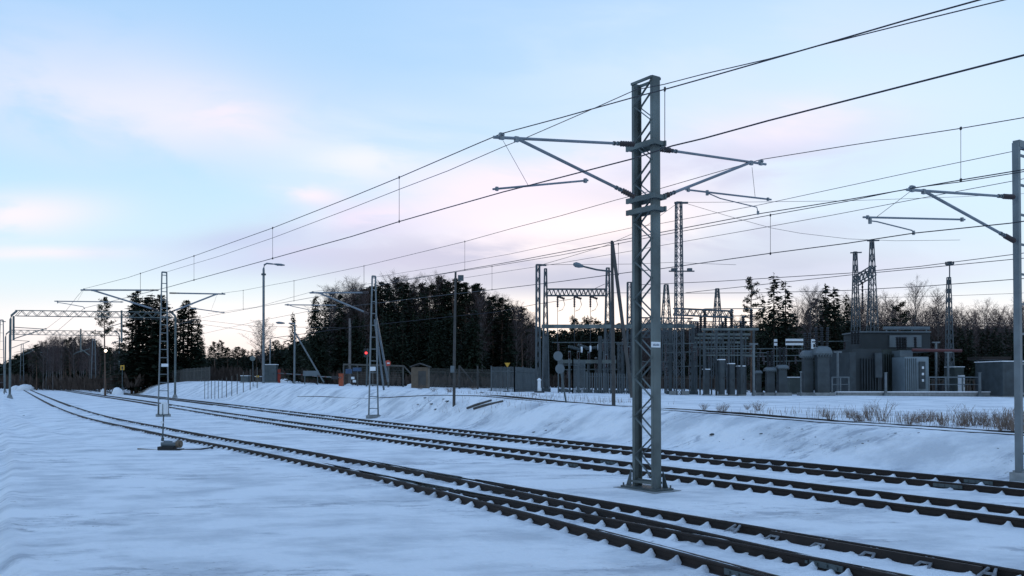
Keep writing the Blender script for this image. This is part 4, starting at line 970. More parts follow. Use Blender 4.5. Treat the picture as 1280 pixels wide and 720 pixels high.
# ------------------------------------------------------------------ portals at the left
def portal(pa, pb, Y, ytop, yb, label, r=.22, arms=(), tt=.10):
    a_ = placed(pa,Y); b_ = placed(pb,Y); e = empty('track_portal', a_, label, 'portal', 'lattice portals spanning the tracks')
    zt = at(pa,ytop,Y).z-a_.z; k = Y/F; h = (yb-ytop)*k; X1 = b_.x-a_.x
    for x, s in ((0,1),(X1,-1)):
        mb = MB(); mb.tube([(x,0,-.1),(x,0,zt-h*1.6),(x+s*.15*h,0,zt-h*.9),(x+s*h*1.1,0,zt-h*.1)], r, 8); mb.build('leg', M['steel'], e)
        mb = MB(); mb.tube([(x,0,-.1),(x,0,.6)], [r*3,r*1.4], 8); mb.build('concrete_foot', M['concrete'], e)
    mb = MB(); truss(mb, Vector((h*1.0,0,zt-h/2)), Vector((X1-h*.4,0,zt-h/2-.3)), h, .5, 15, tt); mb.build('lattice_beam', M['steel'], e)
    for (xx, y0, y1, tips) in arms:
        mb = MB(); mb.bar(at(xx,y0,Y)-a_, at(xx,y1,Y)-a_, .22); hp = mb.build('drop_post', M['steel'], e)
        mb = MB()
        for (xa,ya,xb,yb_) in tips: mb.bar(at(xa,ya,Y-.5)-a_, at(xb,yb_,Y-1.5)-a_, .11)
        mb.build('cantilever', M['steel'], hp)
portal(12.5,219,136,388,395,'nearer lattice portal spanning the tracks at the left',.17,
       [(17,395,425,[(17,409,58,411.5),(17,423.5,58,410.5)]),(152,388,428,[(152,404,135,409),(152,425,140,429)])])
portal(6.5,149,190,412.5,418,'farther lattice portal seen below the nearer one',.14,
       [(101,411,440,[(101,436,112,444),(101,438,92,443)]),(12,418,440,[(12,425,37,426.5),(12,436,37,426.5)])])
for px, Y, yt, lab in ((117,205,424,'distant ladder mast among the trees right of the portals'),(27.5,260,430,'far small mast seen between the two portal legs'),(60.5,240,432,'far slim mast standing before the low left forest'),(1.5,170,400,'mast cut by the left edge of the view')):
    e_, o_ = ladder(px, Y, yt, lab, .5, 1.1, 1.6, base=False, thick=.2)
    mb = MB(); 
    if px == 27.5:
        mb.bar(at(28,436,Y)-o_, at(44,437,Y)-o_, .2); mb.bar(at(28,444,Y)-o_, at(44,437,Y)-o_, .15)
    elif px == 1.5: mb.bar(at(2,402,Y)-o_, at(7,402,Y)-o_, .15)
    elif px == 117: mb.bar(at(112,436,Y)-o_, at(95,441,Y)-o_, .15)
    else: mb.bar(at(60,441,Y)-o_, at(45,440,Y)-o_, .15); mb.bar(at(60,448,Y)-o_, at(47,442,Y)-o_, .15)
    mb.build('cantilever', M['steel'], e_)
# ------------------------------------------------------------------ trees
def hide_proto(o):
    pass
class Tree:
    pass
def leafq(mb, c, d, up, L, W):
    # one drooping spray: a kite of two triangles
    d = d.normalized(); s = d.cross(up)
    if s.length < 1e-3: s = Vector((1,0,0))
    s.normalize(); o = len(mb.v)
    mb.v += [tuple(c), tuple(c+d*L*.5+s*W), tuple(c+d*L), tuple(c+d*L*.5-s*W)]
    mb.f.append((o,o+1,o+2,o+3))
def spruce(seed, H=20.0, R=3.1, dens=1.0, low=.06, pw=.85):
    r = random.Random(seed); mb = MB(); tr = MB()
    tr.tube([(0,0,-.5),(0,0,H*.5),(0,0,H)], [.24,.15,.02], 7)
    z = H*low
    while z < H*.985:
        t = z/H; rad = R*(1-t)**pw*min(1,.55+t*4)*r.uniform(.75,1.12)+.12
        nb = max(4, int(9*dens*(1-t*.5)))
        for i in range(nb):
            a = r.uniform(0, 6.283); L = rad*r.uniform(.6,1.15); dr = r.uniform(.15,.5)
            d = Vector((math.cos(a), math.sin(a), 0)); n = max(2, int(L/.32))
            for k in range(n):
                q = (k+.4)/n; p = Vector((0,0,z))+d*L*q+Vector((0,0,-dr*L*q*q+.12*q*L))
                for s in range(2):
                    dd = d+Vector((r.uniform(-.9,.9), r.uniform(-.9,.9), r.uniform(-.7,.15)))
                    leafq(mb, p, dd, Vector((r.uniform(-.4,.4), r.uniform(-.4,.4), 1)), r.uniform(.45,.95), r.uniform(.12,.28))
        z += H*.021*r.uniform(.8,1.2)
    for i in range(10): leafq(mb, Vector((0,0,H*(.95+.005*i))), Vector((r.uniform(-1,1), r.uniform(-1,1), 1)), Vector((0,1,0)), .35, .07)
    return mb, tr, 'spruce', 'bark'
def pine(seed, H=20.0, low=.5, R=2.9):
    r = random.Random(seed); mb = MB(); tr = MB(); 
    tr.tube([(0,0,-.5),(.1,0,H*.4),(-.1,.1,H*.7),(0,0,H*.97)], [.24,.19,.13,.03], 7)
    for i in range(34):
        t = low+(1-low)*(i/34)**.9; z = H*t; a = r.uniform(0, 6.283); L = R*(1-(t-low)/(1-low))**.55*r.uniform(.4,1.1)+.4
        d = Vector((math.cos(a), math.sin(a), r.uniform(.05,.45))); e = Vector((0,0,z))+d*L
        tr.tube([(0,0,z), tuple(Vector((0,0,z))+d*L*.5+Vector((0,0,-.1))), tuple(e)], [.07,.045,.02], 4)
        for c in range(3):
            cc = Vector((0,0,z))+d*L*(.5+.25*c)
            for k in range(34):
                v = Vector((r.gauss(0,1), r.gauss(0,1), r.gauss(0,.55))); v = v.normalized()*r.uniform(.1,.8)*(.55+.25*L/R)
                leafq(mb, cc+v, Vector((r.uniform(-1,1), r.uniform(-1,1), r.uniform(-.2,.9))), Vector((0,0,1)), r.uniform(.25,.5), r.uniform(.05,.13))
    for i in range(7):
        a = r.uniform(0,6.28); z = H*r.uniform(.2,low); d = Vector((math.cos(a),math.sin(a),-.1)); tr.tube([(0,0,z), tuple(Vector((0,0,z))+d*r.uniform(.5,1.4))], [.04,.01], 4)
    return mb, tr, 'pine', 'pinebark'
def birch(seed, H=20.0, spread=2.6):
    r = random.Random(seed); mb = MB(); tr = MB()
    tr.tube([(0,0,-.5),(.12,0,H*.35),(-.12,.1,H*.65),(.05,0,H*.93)], [.20,.15,.09,.02], 7)
    def rib(a, b, w):
        d = b-a; s = d.cross(Vector((r.uniform(-1,1), r.uniform(-1,1), .3)))
        if s.length < 1e-4: return
        s = s.normalized()*w; o = len(mb.v); mb.v += [tuple(a-s), tuple(a+s), tuple(b+s*.4), tuple(b-s*.4)]; mb.f.append((o,o+1,o+2,o+3))
    for i in range(44):
        t = .3+.65*(i/44); z = H*t; a = i*2.4+r.uniform(-.4,.4); L = spread*(1.25-abs(t-.55)*1.5)*r.uniform(.6,1.15)
        d = Vector((math.cos(a), math.sin(a), r.uniform(.9,1.9))).normalized(); p0 = Vector((0,0,z)); p = p0.copy(); pts = [p0]
        for k in range(5): p = p+d*L*.3; d = (d+Vector((r.uniform(-.2,.2), r.uniform(-.2,.2), .08))).normalized(); pts.append(p)
        tr.tube(pts, [.055,.045,.035,.025,.018,.01], 4, False)
        for k in range(1, 6):
            for q in range(4):
                dd = (d+Vector((r.uniform(-1,1), r.uniform(-1,1), r.uniform(-.2,.7)))).normalized(); l2 = L*r.uniform(.22,.5); e = pts[k]+dd*l2; rib(pts[k], e, .016)
                for s in range(5):
                    st = pts[k].lerp(e, r.uniform(.3,1)); d3 = (dd+Vector((r.uniform(-.9,.9), r.uniform(-.9,.9), r.uniform(-.8,.5)))).normalized(); rib(st, st+d3*r.uniform(.35,.9), .010)
    return mb, tr, 'twig', 'birchbark'
PROTO = {}
def make_proto(kind, i, data):
    mb, tr, lm, tm = data
    a = mb.build('crown', M[lm]); b = tr.build('trunk', M[tm])
    col.objects.unlink(a); col.objects.unlink(b); PROTO.setdefault(kind, []).append((a, b))
for i in range(5): make_proto('spruce', i, spruce(10+i, R=[2.4,3.2,3.6,2.8,4.3][i]))
for i in range(3): make_proto('fat', i, spruce(60+i, R=[4.2,5.0,4.6][i], dens=2.0, low=.10, pw=.5))
for i in range(4): make_proto('pine', i, pine(30+i, low=[.45,.6,.35,.55][i], R=[2.9,2.4,3.4,2.7][i]))
for i in range(4): make_proto('birch', i, birch(50+i, spread=[2.6,3.2,2.1,2.9][i]))
NAMES = {'spruce':('spruce_tree','spruce'), 'fat':('spruce_tree','spruce'), 'pine':('pine_tree','pine'), 'birch':('birch_tree','birch')}
count = 0
def tree(kind, px, ytop, Y, label, group=None, wide=1.0):
    global count
    X = XY(px, Y); z0 = Z(X, Y)-.1; H = at(px, ytop, Y).z-z0; s = H/20
    nm, cat = NAMES[kind]; a, b = random.choice(PROTO[kind])
    e = bpy.data.objects.new(nm, None); col.objects.link(e); e.location = (X, Y, z0); e.rotation_euler = (random.uniform(-.02,.02), random.uniform(-.02,.02), random.uniform(0, 6.28)); e.scale = (s*wide, s*wide, s)
    for c in (a, b): k = c.copy(); col.objects.link(k); k.parent = e
    tag(e, label, cat, group); count += 1
    return e
def sky(px, tab): return float(np.interp(px, [a for a, b in tab], [b for a, b in tab]))
def region(x0, x1, n, Y0, Y1, tab, mix, place, group, jit=8, low=0, wide=1.0):
    for i in range(n):
        px = x0+(x1-x0)*(i+random.uniform(.1,.9))/n; Y = random.uniform(Y0, Y1)
        k = random.choices([m[0] for m in mix], [m[1] for m in mix])[0]
        yt = sky(px, tab)+abs(random.gauss(0, jit))+low
        word = {'spruce':'dark spruce','fat':'broad dark spruce','pine':'tall pine','birch':'leafless birch'}[k]
        tree(k, px, min(yt, 462), Y, f'{word} {place}', group, wide)
# single standouts
tree('pine', 132, 373, 150, 'lone tall pine rising over the portals, left of the dense conifers', wide=.8)
for x, y, k, w in ((165,384,'pine',1.3),(170,370,'spruce',1.7),(174,364,'pine',1.3),(179,370,'spruce',1.6),(184,374,'pine',1.2),(189,367,'spruce',1.7),(194,376,'fat',.8),(199,370,'pine',1.2),(204,374,'spruce',1.6),(210,392,'fat',.8),(216,398,'spruce',1.5)): tree(k, x, y, 178+random.uniform(-4,4), 'one of the big dark conifers crowded behind the left ladder mast', 'big conifers at the left', w)
for x, y, k, w in ((223,388,'pine',1.3),(229,379,'spruce',1.7),(235,377,'pine',1.4),(240,384,'spruce',1.7),(246,396,'fat',.8)): tree(k, x, y, 180, 'big dark conifer crowded at the right leg of the nearer portal', 'conifers at the portal leg', w)
tree('birch', 328, 404, 170, 'leafless round-crowned tree behind the tallest street lamp', wide=1.5)
tree('spruce', 366.5, 390, 125, 'pointed spruce behind the shorter street lamp', wide=1.0)
tree('fat', 396, 369, 120, 'large pointed spruce standing alone left of the birches', wide=.75)
tree('pine', 939, 347, 104, 'leftmost tall pine of the three above the switchgear', wide=.85)
tree('spruce', 967, 341, 104, 'tallest middle conifer of the three above the switchgear', wide=1.15)
tree('spruce', 984, 352, 106, 'rightmost conifer of the three above the switchgear', wide=1.25)
tree('spruce', 952, 372, 108, 'short conifer between the two tallest above the switchgear', wide=1.2)
tree('spruce', 1032, 355, 112, 'left one of two dark conifers left of the twin towers', wide=1.3)
tree('spruce', 1046, 359, 112, 'right one of two dark conifers left of the twin towers', wide=1.3)
tree('pine', 1124, 378, 118, 'dark pine just right of the twin towers', wide=1.3)
tree('birch', 1146, 359, 125, 'tall leafless birch right of the dark pine', wide=.9)
tree('birch', 1172, 366, 125, 'leafless birch behind the slim lamp-platform mast', wide=1.2)
tree('birch', 1012, 365, 120, 'leafless birch between the tall conifers and the dark conifer pair', wide=1.1)
# forest regions
T0 = [(0,452),(20,445),(40,432),(55,424),(90,421),(105,419),(120,425),(160,432)]
region(-330,-10,22,280,320,[(-330,425),(-10,448)],[('spruce',2),('birch',1)],'in the low forest at the far left edge','far left forest',5)
region(-8,45,8,270,310,T0,[('spruce',2),('birch',1)],'in the low forest at the far left edge','far left forest',4)
region(44,125,26,225,265,T0,[('birch',4),('pine',2),('spruce',1)],'in the far forest behind the portals','forest behind the portals',3)
region(110,165,12,200,240,[(110,428),(165,440)],[('spruce',2),('birch',1),('pine',1)],'under the lone tall pine','trees under the lone pine',5)
region(245,360,36,225,260,[(245,437),(258,432),(275,424),(285,431),(320,436),(345,424),(360,425)],[('spruce',4),('pine',1)],'in the low distant forest behind the street lamps','low distant forest',4,wide=1.35)
region(404,470,16,125,150,[(404,378),(412,362),(425,354),(445,360),(470,352)],[('birch',5),('spruce',2)],'in the birch stand left of the stayed mast','birch stand',6,wide=1.1)
region(440,600,40,125,150,[(440,362),(470,352),(495,345),(520,354),(545,347),(558,344),(572,352),(600,356)],[('pine',4),('spruce',6),('birch',2)],'in the dense forest behind the brown shed','dense middle forest',6,wide=1.25)
region(440,600,14,112,122,[(440,385),(600,385)],[('spruce',3),('fat',1)],'low in the dense forest behind the brown shed','dense middle forest',14)
region(595,668,24,125,150,[(595,366),(625,370),(640,378),(655,384),(668,402)],[('pine',3),('spruce',3),('birch',3)],'in the thinning forest behind the pale palisade','thinning forest',6,wide=1.15)
region(664,792,34,150,185,[(664,402),(685,412),(708,408),(715,390),(722,400),(738,388),(750,400),(770,404),(792,402)],[('spruce',5),('pine',1)],'behind the long insulator crossbeam','trees behind the crossbeam',5,wide=1.25)
region(790,935,32,150,180,[(796,405),(830,405),(870,408),(900,402),(935,396)],[('spruce',3),('birch',2)],'behind the stepped switchgear','trees behind the switchgear',5,wide=1.25)
region(930,1060,22,120,150,[(930,398),(960,395),(990,385),(1010,372),(1060,362)],[('spruce',3),('birch',2),('pine',1)],'behind the low breakers','trees behind the breakers',14)
region(1055,1290,34,125,155,[(1055,374),(1080,370),(1110,374),(1130,384),(1160,386),(1200,390),(1225,382),(1250,382),(1290,378)],[('birch',1)],'in the bare birch row right of the twin towers','bare birch row',7,wide=1.1)
region(1055,1290,40,118,135,[(1055,396),(1160,408),(1240,408),(1290,410)],[('spruce',1)],'in the lower conifers under the bare birch row','low conifers at the right',6,wide=1.3)
# far wood as one mass (dark understorey)
def mass():
    r = random.Random(5); mb = MB()
    def cone(X, Y, z0, H, R):
        for k in range(26):
            t = r.random()**.8; a = r.uniform(0,6.28); q = R*(1-t)+.2
            leafq(mb, Vector((X+q*math.cos(a)*r.random(), Y+q*math.sin(a)*r.random(), z0+H*t)), Vector((math.cos(a), math.sin(a), r.uniform(-1,.2))), Vector((0,0,1)), R*r.uniform(.5,1.1), R*r.uniform(.15,.35))
        mb.tube([(X,Y,z0-1),(X,Y,z0+H)], [.2,.02], 4, False)
    tab = [(-500,440),(-60,452),(0,452),(45,431),(120,430),(165,438),(250,447),(330,442),(400,410),(440,385),(600,388),(655,402),(680,411),(790,411),(935,406),(1000,402),(1060,402),(1300,405),(1700,395)]
    dep = [(-500,330),(-60,330),(45,290),(165,270),(250,300),(380,220),(420,165),(660,165),(700,200),(930,190),(1000,165),(1300,170)]
    for px in np.r_[np.arange(-500, -60, 5.0), np.arange(-60, 1330, 1.7), np.arange(1330, 1700, 5.0)]:
        Yb = float(np.interp(px, [a for a,b in dep], [b for a,b in dep]))
        for row in range(3):
            Y = Yb+row*7+r.uniform(-3,3); p2 = px+r.uniform(-3,3); X = XY(p2, Y); z0 = float(np.interp(p2, HX, HZ))*.9-.5
            H = at(p2, sky(p2, tab)+abs(r.gauss(0,7)), Y).z-z0
            cone(X, Y, z0, max(H, 3), Y*.011)
    o = mb.build('far_forest', M['spruce']); tag(o, 'dark dense wood filling the background behind the individual trees', 'forest', kind='stuff')
mass()
# dark undergrowth at the forest edge
def undergrowth():
    r = random.Random(9); mb = MB()
    for i in range(5200):
        px = r.uniform(-20, 1300); Yb = float(np.interp(px, [-20,45,160,260,380,430,600,700,930,1300], [280,250,170,200,150,112,112,140,130,114]))
        Y = Yb+r.uniform(-3,10); X = XY(px, Y); z0 = float(np.interp(px, HX, HZ))
        h = r.uniform(.3,1.5)*Y/120
        leafq(mb, Vector((X,Y,z0-.1)), Vector((r.uniform(-.4,.4), r.uniform(-.4,.4), 1)), Vector((r.uniform(-1,1),1,0)), h*1.6, h*.22)
    o = mb.build('undergrowth', M['bark']); tag(o, 'dark brushwood along the forest edge', 'undergrowth', kind='stuff')
undergrowth()
# dry bushes
def bush_mesh(seed, n=90, H=1.0, R=.7):
    r = random.Random(seed); mb = MB()
    for i in range(n):
        a = r.uniform(0,6.28); q = R*.25*r.random(); p = Vector((q*math.cos(a), q*math.sin(a), -.05)); d = Vector((math.cos(a)*r.uniform(.05,.8), math.sin(a)*r.uniform(.05,.8), 1)).normalized(); L = H*r.uniform(.5,1.1)
        m_ = p+d*L*.5+Vector((r.uniform(-.05,.05), r.uniform(-.05,.05), 0)); e = p+d*L
        mb.tube([p, m_, e], [.007,.005,.0025], 3, False)
        for k in range(3):
            s = m_.lerp(e, r.random()); mb.tube([s, s+Vector((r.uniform(-.2,.2), r.uniform(-.2,.2), r.uniform(.08,.25)))*H], [.005,.002], 3, False)
    return mb
bp_s = [bush_mesh(i, 34+12*i).build('stems', M['brush']) for i in range(3)]
for o in bp_s: col.objects.unlink(o)
def bush(px, py, Hpx, label, group, w=1.0):
    q = onterrain(px, py, 0, 25, 110)
    if not q: return
    X, Y = q; e = bpy.data.objects.new('dry_bush', None); col.objects.link(e); e.location = (X, Y, Z(X, Y)); s = Hpx/F*Y; e.scale = (s*w, s*w, s); e.rotation_euler = (0,0,random.uniform(0,6))
    k = random.choice(bp_s).copy(); col.objects.link(k); k.parent = e; tag(e, label, 'bush', group)
bush(1103,526,27,'largest dry bush, before the transformer bay plinth',None,1.0); bush(1087,526,22,'dry bush left beside the largest one before the transformer bay',None,.8)
for x in (1210,1218,1226,1234,1243,1251,1256,1202): bush(x, 533+random.uniform(-2,2), random.uniform(18,27), 'reddish dry bush in the row left of the right edge mast', 'reddish bush row', .9)
for x in (1030,1038,1062,1070,1077,1136,1146,1154,1163,1178): bush(x, 524+random.uniform(-3,3)+(x-1030)*.04, random.uniform(9,15), 'small dry bush along the siding before the transformer bay', 'small bushes along the siding', 1.4)
for x in (880,899,905,934,948): bush(x, 512+random.uniform(-2,3), random.uniform(7,13), 'small dry bush below the stepped switchgear', 'small bushes below the switchgear', 1.4)
for x in (548,556,562,575,583,592,604,525,542): bush(x, 487+random.uniform(-4,5), random.uniform(5,9), 'low dry scrub around the foot of the leaning wooden pole', 'scrub by the wooden pole', 2.2)
for x in (268,275,290,300): bush(x, 487, random.uniform(3,6), 'small dark tuft on the left mound', 'tufts on the mound', 1.2)
def dry_grass():
    r = random.Random(21); mb = MB()
    n_ = 0
    while n_ < 2600:
        px = r.choice((r.uniform(860,1300), r.uniform(1020,1270), r.gauss(1228,24), r.uniform(520,690))); q = r.uniform(.3, 7) if px > 700 else r.uniform(-1.5, 9)
        dens = .5+.5*math.sin(px*.11)*math.sin(px*.031+1)
        if r.random() > dens*(1.0 if px > 1190 else .45): continue
        az = Dc[:,0]/Dc[:,1]; k = int(np.argmin(np.abs(az-(px-640)/F))); p = Dc[k]; t = Dc[min(k+1,len(Dc)-1)]-Dc[max(k-1,0)]; t /= np.linalg.norm(t)
        X, Y = p[0]-t[1]*0+(-t[1])*(q+1.9 if px > 700 else q), p[1]+t[0]*(q+1.9 if px > 700 else q)
        GX.append((X, Y, r.uniform(.15,.62)*(1.25 if px > 1190 else .7), r.uniform(-.25,.25), r.uniform(-.25,.25))); n_ += 1
    A_ = np.array(GX); zz = zf(A_[:,0], A_[:,1])
    for (X, Y, h, a, b), z in zip(GX, zz):
        c = Vector((X, Y, z-.05)); e = c+Vector((a*h, b*h, h)); o = len(mb.v)
        mb.v += [tuple(c+Vector((-.008,0,0))), tuple(c+Vector((.008,0,0))), tuple(e+Vector((.003,0,0))), tuple(e-Vector((.003,0,0)))]; mb.f.append((o,o+1,o+2,o+3))
        if r.random() < .6: leafq(mb, e-Vector((0,0,.06)), Vector((a,b,1)), Vector((1,0,0)), .16, .016)
    o = mb.build('dry_grass', M['grass']); tag(o, 'tan dead grass standing through the snow along the siding', 'grass', kind='stuff')
GX = []
dry_grass()
# stones, clods
def rock(px, py, wpx, label, group, m='stone', hs=.6, name='stone', y0=6):
    q = onterrain(px, py, 0, y0, 150)
    if not q: return
    X, Y = q; r = random.Random(int(px*7+py)); s = wpx/F*Y/2; n = 9; mb = MB(); rings = 4
    for k in range(rings+1):
        ph = math.pi/2*k/rings
        for j in range(n):
            a = 2*math.pi*j/n; rr = math.cos(ph)*r.uniform(.8,1.15)+.02; mb.v.append((math.cos(a)*rr*s, math.sin(a)*rr*s*.8, math.sin(ph)*s*hs*r.uniform(.85,1.1)-.02))
    for k in range(rings):
        for j in range(n): mb.f.append((k*n+j, k*n+(j+1)%n, (k+1)*n+(j+1)%n, (k+1)*n+j))
    mb.f.append(tuple(rings*n+j for j in range(n)))
    o = mb.build(name, M[m], smooth=(m == 'snowlump')); o.location = (X, Y, Z(X, Y)); tag(o, label, {'stone':'stone','snow_pile':'snow pile'}[name], group); return o
rock(890.5,543.5,8,'largest dark stone lying on the snowy bank behind the far track',None)
for x, y, w in ((952,546,6),(1003,538,4),(1079,556,5),(1086,553,4),(1149,543,5),(1248,566,4),(987,538,4),(668,541,6),(683,539,5),(900,555,3),(930,549,4),(1020,550,4),(1120,545,5),(1070,560,3),(555,500,5),(540,505,7),(545,512,6),(560,503,8),(532,498,6),(523,506,5)):
    rock(x, y, w, 'small dark stone or clod on the snowy bank', 'dark clods on the bank', hs=.35)
for x, y, w in ((207,710,5),(223,711,7),(122,706,3),(140,668,3),(30,520,4),(566,692,5),(440,608,3),(1010,0,0),(452,611,4),(403,645,3),(610,652,6)):
    if w: rock(x, y, w, 'small dark clod poking out of the foreground snow', 'dark clods in the foreground snow', hs=.45, y0=6)
for x, y, w in ((655,489,8),(632,490,9),(612,488,6),(667,493,9),(602,491,7),(690,494,5),(640,493,6),(650,484,4)):
    rock(x, y, w, 'dark clod showing through snow before the pale palisade', 'dark clods before the palisade', hs=.35, y0=30)
for x, y, w, h in ((542,479,40,.35),(520,484,30,.35),(600,480,50,.25),(450,480,14,.6),(436,482,8,.7),(420,476,60,.12),(500,482,12,.5),(356,478,20,.45),(372,479,12,.4),(310,474,26,.5),(296,474,20,.5)):
    rock(x, y, w, 'heap of cleared snow beside the crossing and forest edge', 'heaps of cleared snow', 'snowlump', h, 'snow_pile', 40)
def far_pile(px, yb, Y, w, h, label, m='snowlump', name='snow_pile', cat='snow pile', group=None):
    r = random.Random(int(px)); X = XY(px, Y); z0 = Z(X, Y)-.1; s = w/F*Y/2; H = h/F*Y; mb = MB(); n = 16; rings = 6
    for k in range(rings+1):
        ph = math.pi/2*k/rings
        for j in range(n):
            a = 2*math.pi*j/n; rr = math.cos(ph)*r.uniform(.85,1.12)+.01; mb.v.append((math.cos(a)*rr*s, math.sin(a)*rr*s*.7, math.sin(ph)*H*r.uniform(.9,1.06)))
    for k in range(rings):
        for j in range(n): mb.f.append((k*n+j, k*n+(j+1)%n, (k+1)*n+(j+1)%n, (k+1)*n+j))
    mb.f.append(tuple(rings*n+j for j in range(n)))
    o = mb.build(name, M[m], smooth=True); o.location = (X, Y, z0); tag(o, label, cat, group)
far_pile(32,485,235,22,8,'long snowy heap under the far left masts'); far_pile(20,486,245,14,6,'low snow heap at the foot of the left portal leg')
far_pile(147,483,165,15,10,'snow-covered mound right of the far portal leg'); far_pile(130,482,175,10,7,'smaller snow-covered mound left of the far portal leg')
# wrapped tank and yellow machine by the fence at the lamp
e, c_, w_, h_ = cab(301,310,470,477,124,1.2,'low snow-capped box behind the picket fence','steel_dark',door=False)
e, c_, w_, h_ = cab(319,326,471,478,124,1.2,'low dark yellow box behind the picket fence left of the lamp','wood',door=False)
mb = MB(); mb.box((0,-.8,.9), (w_*.5,.05,.25)); mb.build('yellow_panel', M['yellow'], e)
b_ = placed(153,168); e = empty('track_sign', b_, 'small yellow square sign on a post above the snowy mound', 'track sign')
mb = MB(); p = at(153,459.5,168)-b_; mb.bar((0,0,-.1), p, .12); mb.build('post', M['steel_dark'], e); mb = MB(); mb.box(p, (.75,.06,.9)); mb.build('panel', M['yellow'], e); mb = MB(); mb.box(p+Vector((0,-.05,0)), (.32,.02,.45)); mb.build('stripe', M['black'], e)
# planks on the bank
for (a0, a1, lab) in (((584,511.5),(614,502),'thinner upper dark plank lying on the snowy bank'),((592.5,512.5),(628.5,502.5),'thicker lower dark plank lying on the snowy bank')):
    p, q = onterrain(*a0, 0, 30, 90), onterrain(*a1, 0, 30, 90); P, Q = Vector((p[0],p[1],Z(*p)+.05)), Vector((q[0],q[1],Z(*q)+.05)); mid = (P+Q)/2
    mb = MB(); mb.tube([P-mid, (P-mid)*.3+Vector((0,0,.02)), Q-mid], [.08,.09,.06], 7); o = mb.build('plank', M['wood']); o.location = mid; tag(o, lab, 'plank', 'planks on the bank')
print('trees', count)
# ------------------------------------------------------------------ world, sun
W = bpy.data.worlds.new('World'); sc.world = W; W.use_nodes = True; nt = W.node_tree; n = nt.nodes; l = nt.links
bg = n['Background']
tc = n.new('ShaderNodeTexCoord'); sp = n.new('ShaderNodeSeparateXYZ'); l.new(tc.outputs['Generated'], sp.inputs['Vector'])
def mth(op, a, b=None, c=None):
    m = n.new('ShaderNodeMath'); m.operation = op
    for i, v in enumerate((a, b, c)):
        if v is None: continue
        if isinstance(v, (int, float)): m.inputs[i].default_value = v
        else: l.new(v, m.inputs[i])
    return m.outputs['Value']
ramp = n.new('ShaderNodeValToRGB'); cr = ramp.color_ramp
SK = [(0.0,(.82,.74,.71)),(.045,(.78,.75,.77)),(.10,(.62,.75,.83)),(.20,(.43,.66,.83)),(.30,(.345,.565,.81)),(.42,(.31,.52,.81)),(.70,(.33,.51,.83)),(1.0,(.28,.45,.79))]
cr.elements[0].position = SK[0][0]; cr.elements[0].color = (*SK[0][1],1); cr.elements[1].position = 1.0; cr.elements[1].color = (*SK[-1][1],1)
for p, c in SK[1:-1]: e = cr.elements.new(p); e.color = (*c,1)
l.new(mth('MAXIMUM', sp.outputs['Z'], 0), ramp.inputs['Fac'])
skyt = n.new('ShaderNodeTexSky'); skyt.sky_type = 'NISHITA'; skyt.sun_disc = False
SUN_EL, SUN_AZ = math.radians(3), math.radians(8)
skyt.sun_elevation = SUN_EL; skyt.sun_rotation = SUN_AZ
sm = n.new('ShaderNodeMixRGB'); sm.blend_type = 'MULTIPLY'; sm.inputs['Fac'].default_value = 1; sm.inputs['Color2'].default_value = (.10,.10,.10,1); l.new(skyt.outputs['Color'], sm.inputs['Color1'])
mx = n.new('ShaderNodeMixRGB'); mx.inputs['Fac'].default_value = .88; l.new(sm.outputs['Color'], mx.inputs['Color1']); l.new(ramp.outputs['Color'], mx.inputs['Color2'])
cur = mx.outputs['Color']
u = mth('DIVIDE', sp.outputs['X'], mth('MAXIMUM', sp.outputs['Y'], .02)); v = mth('DIVIDE', sp.outputs['Z'], mth('MAXIMUM', sp.outputs['Y'], .02))
infront = mth('GREATER_THAN', sp.outputs['Y'], .05)
def cnoise(scale, sx, sz, seed, rot=0.0):
    cb = n.new('ShaderNodeCombineXYZ'); l.new(mth('ADD', mth('MULTIPLY', u, sx), mth('MULTIPLY', v, rot)), cb.inputs[0]); l.new(mth('MULTIPLY', v, sz), cb.inputs[1]); cb.inputs[2].default_value = seed
    t = n.new('ShaderNodeTexNoise'); t.inputs['Scale'].default_value = scale; t.inputs['Detail'].default_value = 7; t.inputs['Roughness'].default_value = .52; t.inputs['Distortion'].default_value = .35
    l.new(cb.outputs['Vector'], t.inputs['Vector']); return t.outputs['Fac']
N1 = cnoise(2.2, 1.6, 6.0, 1.3, 2.0); N2 = cnoise(4.5, 1.2, 5.0, 7.7, -1.5)
N3 = cnoise(9.0, 1.1, 3.6, 3.9, 1.0); N4 = cnoise(5.5, 1.0, 2.2, 12.4, .6)
def blob(px, py, sx, sy, colr, a, slope=0.0, N=None, lo=.38, hi=.62):
    global cur
    U, V = ray(px, py)
    du = mth('SUBTRACT', u, U); dv = mth('SUBTRACT', mth('SUBTRACT', v, V), mth('MULTIPLY', du, slope))
    q = mth('ADD', mth('POWER', mth('ABSOLUTE', mth('DIVIDE', du, sx/F)), 2), mth('POWER', mth('ABSOLUTE', mth('DIVIDE', dv, sy/F)), 2))
    g = mth('EXPONENT', mth('MULTIPLY', q, -1.0))
    if N is not None:
        mr = n.new('ShaderNodeMapRange'); mr.interpolation_type = 'SMOOTHSTEP'; l.new(N, mr.inputs['Value']); mr.inputs['From Min'].default_value = lo; mr.inputs['From Max'].default_value = hi; mr.inputs['To Min'].default_value = .15
        g = mth('MULTIPLY', g, mr.outputs['Result'])
    g = mth('MULTIPLY', mth('MULTIPLY', g, a), infront)
    m = n.new('ShaderNodeMixRGB'); l.new(g, m.inputs['Fac']); l.new(cur, m.inputs['Color1']); m.inputs['Color2'].default_value = (*colr,1); cur = m.outputs['Color']
blob(1130,150,420,190,(.58,.70,.84),.8)
blob(900,90,300,120,(.56,.66,.82),.6,0,N1)
blob(110,115,270,80,(.57,.62,.78),.9,-.12,N4,.22,.52)
blob(190,140,170,48,(.67,.67,.80),.85,-.12,N4,.28,.56)
